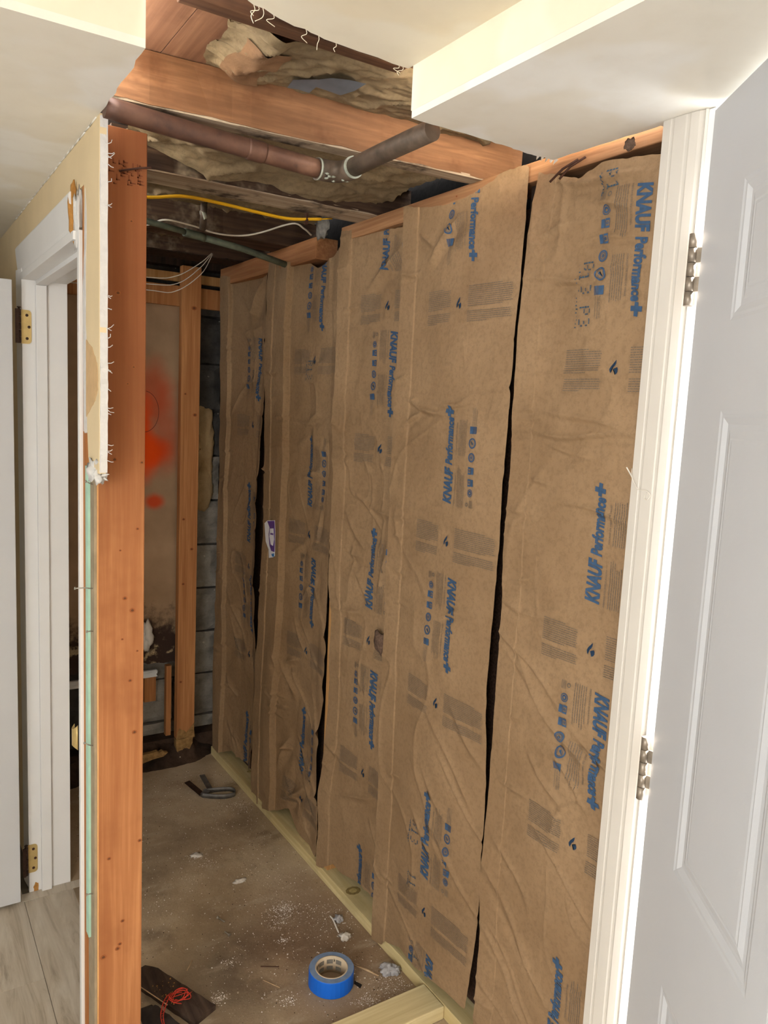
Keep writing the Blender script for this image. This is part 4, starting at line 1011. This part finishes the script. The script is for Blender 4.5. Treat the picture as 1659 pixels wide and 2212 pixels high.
# ------------------------------------------------------------------ pipes and cables
pz = 2.076; R1 = .0192
cp = thing('copper_pipe', 'thick aged copper pipe with a soldered elbow under the orange joist', 'pipe', (.80, 1.53, pz))
E1 = (.842, 1.558)
tube('pipe_run', spline([(.353, 1.560, pz+.024), (.50, 1.560, pz+.016), (.66, 1.557, pz+.007), (.792, 1.5565, pz)], 6), R1, COPPER, cp, seg=24)
tube('coupling', [(.628, 1.5575, pz+.0088), (.632, 1.5575, pz+.0086), (.662, 1.557, pz+.0069), (.666, 1.557, pz+.0067)], [R1+.0004, R1+.0018, R1+.0018, R1+.0004], COPPER, cp, seg=24)
a = np.linspace(0, math.pi/2, 12); rb = .036
tube('elbow', [(.785, 1.5565, pz)] + [(.806+rb*math.sin(t), 1.5575-rb*(1-math.cos(t)), pz+.0005) for t in a] + [(.8425, 1.500, pz+.001)], R1+.0028, TARN, cp, seg=24)
tube('pipe_run', [(.8425, 1.508, pz+.001), (.852, 1.40, pz+.008), (.866, 1.250, pz+.016)], R1, TARN, cp, seg=24)
for p, q in (((.786, 1.5565, pz), (.791, 1.5567, pz)), ((.8425, 1.502, pz+.001), (.8425, 1.497, pz+.001))):
    tube('solder_ring', [p, q], R1+.0033, SOLDER, cp, seg=24)
rng = random.Random(3)
for i in range(7): lump('solder_drip', (.79+rng.uniform(-.004, .055), 1.552-rng.uniform(0, .05), pz-R1-.001), (.004, .004, .002), SOLDER, cp, seed=i)
gp = thing('green_pipe', 'thin green-tarnished pipe crossing under the dark joists', 'pipe', (.95, 2.45, 2.085))
tube('pipe_run', [(.465, 2.335, 2.094), (.70, 2.405, 2.088), (.80, 2.435, 2.084)], .0088, VERD, gp, seg=14)
tube('coupling', [(.785, 2.432, 2.084), (.80, 2.437, 2.083), (.84, 2.449, 2.082), (.855, 2.454, 2.081)], .0125, VERD, gp, seg=14)
tube('pipe_run', [(.85, 2.452, 2.081), (1.0, 2.485, 2.072), (1.165, 2.520, 2.050)], .0105, VERD, gp, seg=14)
sp_ = thing('stub_pipe', 'short grey pipe stub clipped up behind the white cable', 'pipe', (.82, 2.30, 2.12))
tube('stub', [(.812, 2.345, 2.082), (.806, 2.320, 2.118), (.800, 2.30, 2.150)], .010, TARN, sp_, seg=12)
tube('clip', [(.800, 2.318, 2.116), (.808, 2.318, 2.120)], .0135, SOLDER, sp_, seg=12)

def flat_cable(name, pts, w, h, mat, label, group=None):
    P = spline(pts, 8); v, f = [], []; n = 10
    for i, p in enumerate(P):
        t = (P[min(i+1, len(P)-1)]-P[max(i-1, 0)]).normalized(); s = t.cross(Vector((0, .35, 1))).normalized(); b = s.cross(t)
        for j in range(n): a = 2*math.pi*j/n; v.append(p+s*w*math.cos(a)+b*h*math.sin(a))
    for i in range(len(P)-1):
        for j in range(n): f.append((i*n+j, i*n+(j+1) % n, (i+1)*n+(j+1) % n, (i+1)*n+j))
    f += [tuple(range(n))[::-1], tuple((len(P)-1)*n+j for j in range(n))]
    return tag(mesh(name, v, f, mat, smooth=True), label, 'cable', group)
yc_ = thing('yellow_cable', 'flat yellow electrical cable stapled under the whitened joist', 'cable', (.8, 2.1, 2.10))
o = flat_cable('sheath', [(.466, 2.20, 2.098), (.60, 2.176, 2.104), (.68, 2.112, 2.108), (.785, 2.106, 2.106), (.90, 2.104, 2.100), (.98, 2.098, 2.098), (1.065, 2.070, 2.106)], .0062, .0034, YELLOW, 'yellow')
for kk in ('label', 'category'): del o[kk]
o.location = Vector(o.location)-yc_.location; o.parent = yc_
tube('bare_tail', spline([(1.065, 2.070, 2.106), (1.085, 2.068, 2.110), (1.11, 2.09, 2.118)], 4), .002, YELLOW, yc_, seg=6)
boxes('cable_staple', [(1.022, 1.028, 2.078, 2.092, 2.088, 2.118)], RUST, yc_)
flat_cable('white_cable', [(.47, 2.50, 2.085), (.60, 2.50, 2.090), (.683, 2.478, 2.096), (.712, 2.385, 2.100), (.80, 2.402, 2.100), (.88, 2.415, 2.092), (.954, 2.398, 2.094), (.995, 2.335, 2.100), (1.026, 2.18, 2.106), (1.07, 2.19, 2.100), (1.122, 2.245, 2.098)], .0030, .0026, WIREW, 'single white cable looping under the dark joists')
for i, pts in enumerate([[(.47, 2.92, 2.00), (.80, 2.90, 2.004), (.90, 2.88, 2.018), (.98, 2.86, 2.07), (1.03, 2.87, 2.116)],
                         [(.47, 2.92, 1.975), (.80, 2.90, 1.981), (.91, 2.89, 1.995), (.985, 2.87, 2.056), (1.034, 2.875, 2.116)],
                         [(.47, 2.92, 1.955), (.80, 2.90, 1.960), (.90, 2.89, 1.965), (.99, 2.87, 2.035), (1.038, 2.88, 2.116)]]):
    tag(tube('thin_wire', spline(pts, 6), .0016, WIREW, seg=6), ['uppermost of three thin pale wires drooping before the back wall', 'middle of three thin pale wires drooping before the back wall', 'lowest of three thin pale wires drooping before the back wall'][i], 'wire', 'thin wires by the back wall')
for i, (y, dy) in enumerate(((1.205, .018), (1.185, .014))):   # bent nails below the soffit corner
    tag(tube('bent_nail', [(1.176, y-.02, 2.088), (1.160, y+dy*.3, 2.072), (1.150, y+dy*1.6, 2.050)], .0024, RUST, seg=7), ['longer dark nail hanging below the torn soffit corner, left one', 'dark nail hanging below the torn soffit corner, right one'][i], 'nail', 'nails at the soffit corner')

# ------------------------------------------------------------------ purple wrapper tucked in the fourth panel
wpx = XW-.012
wr_ = thing('wrapper', 'crumpled purple and white wrapper tucked into the paper fold', 'wrapper', (wpx, 2.60, 1.02))
def flake(name, pts, mat, lift):
    prism(name, pts, 0, wpx-lift-.0012, wpx-lift, mat, wr_)
flake('white_film', [(2.655, 1.136), (2.63, 1.150), (2.566, 1.160), (2.560, 1.120), (2.557, 1.030), (2.575, 1.022), (2.607, 1.014), (2.612, 1.045), (2.640, 1.070), (2.648, 1.105)], WRAPW, 0)
flake('purple_print', [(2.628, 1.148), (2.566, 1.158), (2.560, 1.12), (2.558, 1.045), (2.585, 1.044), (2.602, 1.062), (2.612, 1.100), (2.606, 1.128)], PURPLE, .0016)
flake('white_window', [(2.598, 1.125), (2.570, 1.130), (2.562, 1.09), (2.570, 1.066), (2.588, 1.068), (2.602, 1.095)], WRAPW, .0032)
flake('purple_line', [(2.590, 1.110), (2.566, 1.112), (2.566, 1.106), (2.590, 1.104)], PURPLE, .0048)
flake('blue_corner', [(2.580, 1.034), (2.559, 1.040), (2.558, 1.028), (2.572, 1.026)], WRAPB, .0034)

# ------------------------------------------------------------------ on the concrete floor
tc = (.990, 1.703, 0); ro, ri, th_ = .0625, .0420, .048
tr = thing('tape_roll', 'roll of blue painter\'s tape lying on the concrete', 'tape roll', tc)
lathe('tape', [(ro-.001, .0008), (ro, .002), (ro, th_-.002), (ro-.001, th_-.0006), (ri+.0034, th_-.0006), (ri+.0034, .0008)], tc, TAPEB, tr, seg=30, jit=.006, smooth=False)
lathe('tape_side', [(ro-.0012, th_-.0005), (ro-.0012, th_+.0002), (ri+.0032, th_+.0002), (ri+.0032, th_-.0005)], tc, TAPES, tr, seg=30, jit=.006, smooth=False)
lathe('core', [(ri+.0032, .0006), (ri+.0032, th_+.0012), (ri, th_+.0012), (ri, .0006)], tc, CARD, tr, seg=40)
def arc_print(name, a0, a1, z0, z1, mat, par, lift=.0003, n=8):
    v = []
    for i in range(n+1):
        a = a0+(a1-a0)*i/n
        for z in (z0, z1): v.append((tc[0]+(ri-lift)*math.cos(a), tc[1]+(ri-lift)*math.sin(a), z))
    return mesh(name, v, [(2*i, 2*i+1, 2*i+3, 2*i+2) for i in range(n)], mat, par)
for k in range(5):
    a0 = .35+k*.62
    arc_print('core_label', a0, a0+.42, .027, .040, INKG, tr)
    if k in (0, 2):
        arc_print('core_label', a0+.46, a0+.60, .030, .044, CARD, tr, .0005)
        P, F = glyphs('3M', 0, .03); lo, hi = P.min(0), P.max(0); w = (hi-lo)
        v = [(tc[0]+(ri-.0008)*math.cos(a0+.58-.10*(p[0]-lo[0])/w[0]), tc[1]+(ri-.0008)*math.sin(a0+.58-.10*(p[0]-lo[0])/w[0]), .033+.008*(p[1]-lo[1])/w[1]) for p in P]
        mesh('core_lettering', v, [tuple(int(i) for i in q) for q in F], INKB, tr)
    arc_print('core_label', a0, a0+.42, .008, .020, INKG, tr)
tag(mesh('tape_tail', [(1.044, 1.668, .001), (1.052, 1.678, .001), (1.062, 1.655, .001), (1.050, 1.645, .001), (1.044, 1.668, .020), (1.052, 1.678, .020)], [(0, 1, 2, 3), (0, 4, 5, 1)], BLACKW), 'dark scrap lying against the blue tape roll', 'scrap')

def strap(pts, w, name, par, mat):
    P = spline(pts, 8); v = []
    for p in P: v += [p, p+Vector((0, 0, w))]
    o = mesh(name, v, [(2*i, 2*i+2, 2*i+3, 2*i+1) for i in range(len(P)-1)], mat, par, smooth=True); o.modifiers.new('s', 'SOLIDIFY').thickness = .0018
    return o
ss = thing('metal_strap', 'bent grey metal strap lying on the floor near the back', 'strap', (1.08, 2.86, 0))
strap([(1.02, 2.845, .002), (1.06, 2.812, .002), (1.105, 2.792, .002), (1.140, 2.795, .002), (1.150, 2.820, .002), (1.135, 2.845, .002), (1.09, 2.862, .002), (1.045, 2.872, .002)], .019, 'strap_loop', ss, GALV)
def blade(a, b, w, dz, name, mat):
    a, b = Vector(a), Vector(b); t = (b-a).normalized(); s = t.cross(Vector((0, 0, 1))).normalized()*w/2
    o = mesh(name, [a-s, a+s, b+s+Vector((0, 0, dz)), b-s+Vector((0, 0, dz))], [(0, 1, 2, 3)], mat, ss); o.modifiers.new('s', 'SOLIDIFY').thickness = .0018
blade((1.028, 2.862, .006), (.995, 2.955, .004), .026, .022, 'strap_end', BRONZE)
blade((1.065, 2.860, .012), (1.075, 3.000, .006), .022, .012, 'strap_end', GALV)
blade((1.020, 2.850, .003), (1.050, 2.862, .003), .030, .018, 'strap_fold', GALV)

def screw(c, ang, L, label):
    t = thing('drywall_screw', label, 'screw', (c[0], c[1], .003), 'screws on the floor'); d = Vector((math.cos(ang), math.sin(ang), 0))
    p = Vector((c[0], c[1], .0035)); n = 16
    tube('shank', [p+d*L*i/n for i in range(n+1)], [.0016+.0007*(i % 2) for i in range(n)]+[.0004], STEEL, t, seg=8)
    tube('screw_head', [p-d*.003, p-d*.0015, p+d*.001], [.0048, .0046, .0018], STEEL, t, seg=12)
screw((.815, 2.108), -1.2, .030, 'shiny screw on the concrete, farther of the loose pair')
screw((.816, 2.020), 1.9, .020, 'stubby screw on the concrete, nearer of the loose pair')
screw((.628, 1.787), -.35, .026, 'bright screw beside the red twine')

for nm, c, r, mt, sd, lb in [
    ('plaster_crumb', (1.112, 1.846, .006), (.016, .014, .009), PLASTER, 1, 'white plaster crumb between the tape roll and the floor plate'),
    ('plaster_crumb', (1.136, 1.925, .006), (.012, .012, .009), GREYLUMP, 2, 'pale grey crumb touching the floor plate'),
    ('plaster_crumb', (.944, 2.253, .004), (.016, .012, .005), PLASTER, 3, 'flat cream plaster chip in the middle of the concrete'),
    ('plaster_crumb', (.868, 2.461, .004), (.020, .012, .005), PLASTER, 4, 'whitish smear of plaster farthest back on the concrete'),
    ('grey_clump', (1.150, 1.662, .008), (.022, .018, .013), GREYLUMP, 5, 'grey crumbly clump right of the tape roll by the plate'),
    ('grey_clump', (1.168, 1.652, .007), (.012, .014, .012), GREYLUMP, 6, 'small grey clump squeezed against the floor plate')]:
    tag(lump(nm, c, r, mt, seed=sd, amp=.55, freq=3), lb, 'debris', 'crumbs on the concrete')
tag(tube('splinter', [(1.075, 1.735, .003), (1.10, 1.695, .004), (1.118, 1.660, .003)], [.001, .0035, .0015], STRAW, seg=6), 'wood splinter right of the blue tape roll', 'splinter', 'splinters on the concrete')
tag(tube('splinter', [(1.082, 1.742, .003), (1.092, 1.722, .003)], .0010, STRAW, seg=5), 'thin straw-like sliver crossing the wood splinter', 'splinter', 'splinters on the concrete')
tag(tube('splinter', spline([(1.122, 1.955, .003), (1.120, 1.93, .006), (1.114, 1.90, .004), (1.108, 1.872, .003)], 4), [.001]+[.0026]*11+[.0012], PLASTER, seg=6), 'pale torn strip beside the floor plate knot', 'strip', 'splinters on the concrete')
tag(tube('splinter', [(.830, 1.800, .003), (.858, 1.752, .003)], .0012, STRAW, seg=5), 'straw-coloured sliver left of the tape roll', 'splinter', 'splinters on the concrete')
tag(tube('splinter', [(.845, 1.852, .003), (.89, 1.826, .003)], .0013, RUST, seg=5), 'dark twig behind the left sliver', 'splinter', 'splinters on the concrete')
tag(tube('splinter', [(.660, 1.935, .003), (.685, 1.965, .003)], [.0012, .002], STRAW, seg=5), 'short sliver above the red twine', 'splinter', 'splinters on the concrete')

# scattered grit, white crumbs and dust clusters
rng = random.Random(77); v, f = [], []; v2, f2 = [], []
def crumb(V, F, x, y, s):
    if x < .68 and y < 2.03: return
    n = len(V); a = rng.uniform(0, 6.28)
    for k in range(4): V.append((x+s*math.cos(a+k*1.57)*rng.uniform(.6, 1.2), y+s*math.sin(a+k*1.57)*rng.uniform(.6, 1.2), .0002))
    V.append((x, y, s*rng.uniform(.5, 1.0)+.0003)); F += [(n+k, n+(k+1) % 4, n+4) for k in range(4)]
for i in range(5200):
    x, y = rng.uniform(.50, 1.185), rng.uniform(1.545, 3.1)
    if (x-.99)**2+(y-1.703)**2 < .067**2: continue
    if rng.random() > .25+.75*max(0, 1-abs(x-1.12)/.3) and rng.random() > .3: continue
    crumb(v, f, x, y, .0007+.0020*rng.random()**4)
for cx, cy, n, sp in [(1.013, 2.052, 420, .026), (.97, 2.0, 110, .02), (.945, 1.925, 90, .012), (1.045, 1.60, 200, .018), (.868, 2.46, 160, .02), (.885, 2.40, 80, .018), (.775, 1.91, 60, .015), (.80, 2.34, 30, .02), (.70, 1.80, 160, .015), (.86, 1.70, 120, .012), (1.12, 1.95, 200, .05), (1.16, 1.60, 260, .05), (1.13, 2.72, 160, .03), (1.10, 1.62, 160, .04)]:
    for i in range(n):
        x, y = rng.gauss(cx, sp), rng.gauss(cy, sp*.8)
        if x < 1.186 and y > 1.541 and (x-.99)**2+(y-1.703)**2 > .066**2: crumb(v, f, x, y, .0006+.0018*rng.random()**3)
for i in range(1500):
    x, y = rng.uniform(.50, 1.185), rng.uniform(1.545, 3.1)
    if (x-.99)**2+(y-1.703)**2 > .067**2: crumb(v2, f2, x, y, .0006+.002*rng.random()**4)
nf, nv0 = len(f), len(v)
gr = tag(mesh('floor_grit', v+v2, f+[tuple(i+nv0 for i in q) for q in f2], PLASTER), 'fine white and dark grit scattered over the concrete', 'grit', kind='stuff')
gr.data.materials.append(DIRT); gr.data.polygons.foreach_set('material_index', [0]*nf+[1]*len(f2))

# lower left: dark plank scrap, dark fabric and red twine behind the orange stud
dp = thing('plank_scrap', 'dark muddy plank lying on the concrete beside the orange stud', 'plank scrap', (.58, 1.88, 0))
ang = math.atan2(-.19, .085)
def RP(u, w, z): c, s = math.cos(ang), math.sin(ang); return (.565+u*c-w*s, 1.93+u*s+w*c, z)
v, f = [], []; n = 14
for i in range(n+1):
    u = -.06+.26*i/n; k = math.sqrt(max(0, 1-max(0, (.02-u-.04)/.05)**2)) if u < -.02 else 1
    for w, z in ((-.036*k, .001), (.036*k, .001), (.036*k, .016), (0, .019), (-.036*k, .015)): v.append(RP(u, w, z+.0012*math.sin(i*2.1+w*90)))
f = [(i*5+j, i*5+(j+1) % 5, i*5+5+(j+1) % 5, i*5+5+j) for i in range(n) for j in range(5)] + [(4, 3, 2, 1, 0), tuple(n*5+j for j in range(5))]
mesh('plank', v, f, wood('muddy_wood', lin(92, 74, 62), lin(50, 38, 32), 1, .6), dp)
tube('pale_edge', [RP(-.01, -.037, .014), RP(.05, -.0385, .016), RP(.10, -.038, .015)], .0014, STRAW, dp, seg=6)
rng = random.Random(9)
for i in range(60):
    lump_u, lump_w = rng.uniform(.02, .12), rng.uniform(-.03, .03)
    p = RP(lump_u, lump_w, .019); s = rng.uniform(.001, .003)
    mesh('lichen_chip', [(p[0]-s, p[1], p[2]), (p[0], p[1]-s, p[2]), (p[0]+s, p[1]+s, p[2]), (p[0], p[1], p[2]+s)], [(0, 1, 3), (1, 2, 3), (2, 0, 3)], MDF if i % 3 else DIRT, dp)
nu, nv = 26, 20
T, V = np.meshgrid(np.linspace(0, 1, nu), np.linspace(1.60, 1.86, nv))
U = .502 + T*(.516+(1.915-V)*.447-.502); edge = np.clip((1-T)*5, 0, 1)*np.clip(T*6, 0, 1)*np.clip((1.86-V)/.03, 0, 1)
Z = .002+edge*(.016+.009*fbm(U*22, V*22, 3))
npmesh('dark_cloth', np.stack([U.ravel(), V.ravel(), Z.ravel()], 1), grid_faces(nu, nv), plain('black_cloth', lin(54, 46, 42), .9, 0, var=.4, scale=25, bump=.3), None)
tag(bpy.data.objects['dark_cloth'], 'crumpled blackish cloth at the foot of the orange stud', 'cloth')
rt = thing('red_twine', 'tangle of bright red twine on the dark cloth', 'twine', (.60, 1.80, .03))
rng = random.Random(14)
for k in range(5):
    a0 = rng.uniform(0, 6); c = (.600+rng.uniform(-.008, .012), 1.815+rng.uniform(-.01, .01), .034)
    tube('strand', spline([(c[0]+.026*math.cos(a0+t)*(1-.04*k), c[1]+.018*math.sin(a0+t)*(1-.06*k), c[2]+.006*math.sin(t*1.7+k)) for t in np.linspace(0, 5.4, 9)], 4), .0011, REDW, rt, seg=5)
A = spline([(.575, 1.835, .034), (.558, 1.815, .034), (.545, 1.79, .034), (.537, 1.765, .034), (.533, 1.72, .034)], 6); B = spline([(.585, 1.832, .036), (.568, 1.812, .036), (.555, 1.79, .036), (.543, 1.765, .036), (.535, 1.72, .034)], 6)
tube('strand', A, .0012, REDW, rt, seg=6); tube('strand', B, .0012, REDW, rt, seg=6)
for i in range(1, len(A)-4, 2): tube('strand', [A[i], B[i]], .0006, REDW, rt, seg=4)
tag(box('white_offcut', .475, .500, 1.60, 1.74, .001, .030, WHITE, bevel=.002), 'white trim offcut at the bottom beside the orange stud', 'offcut')
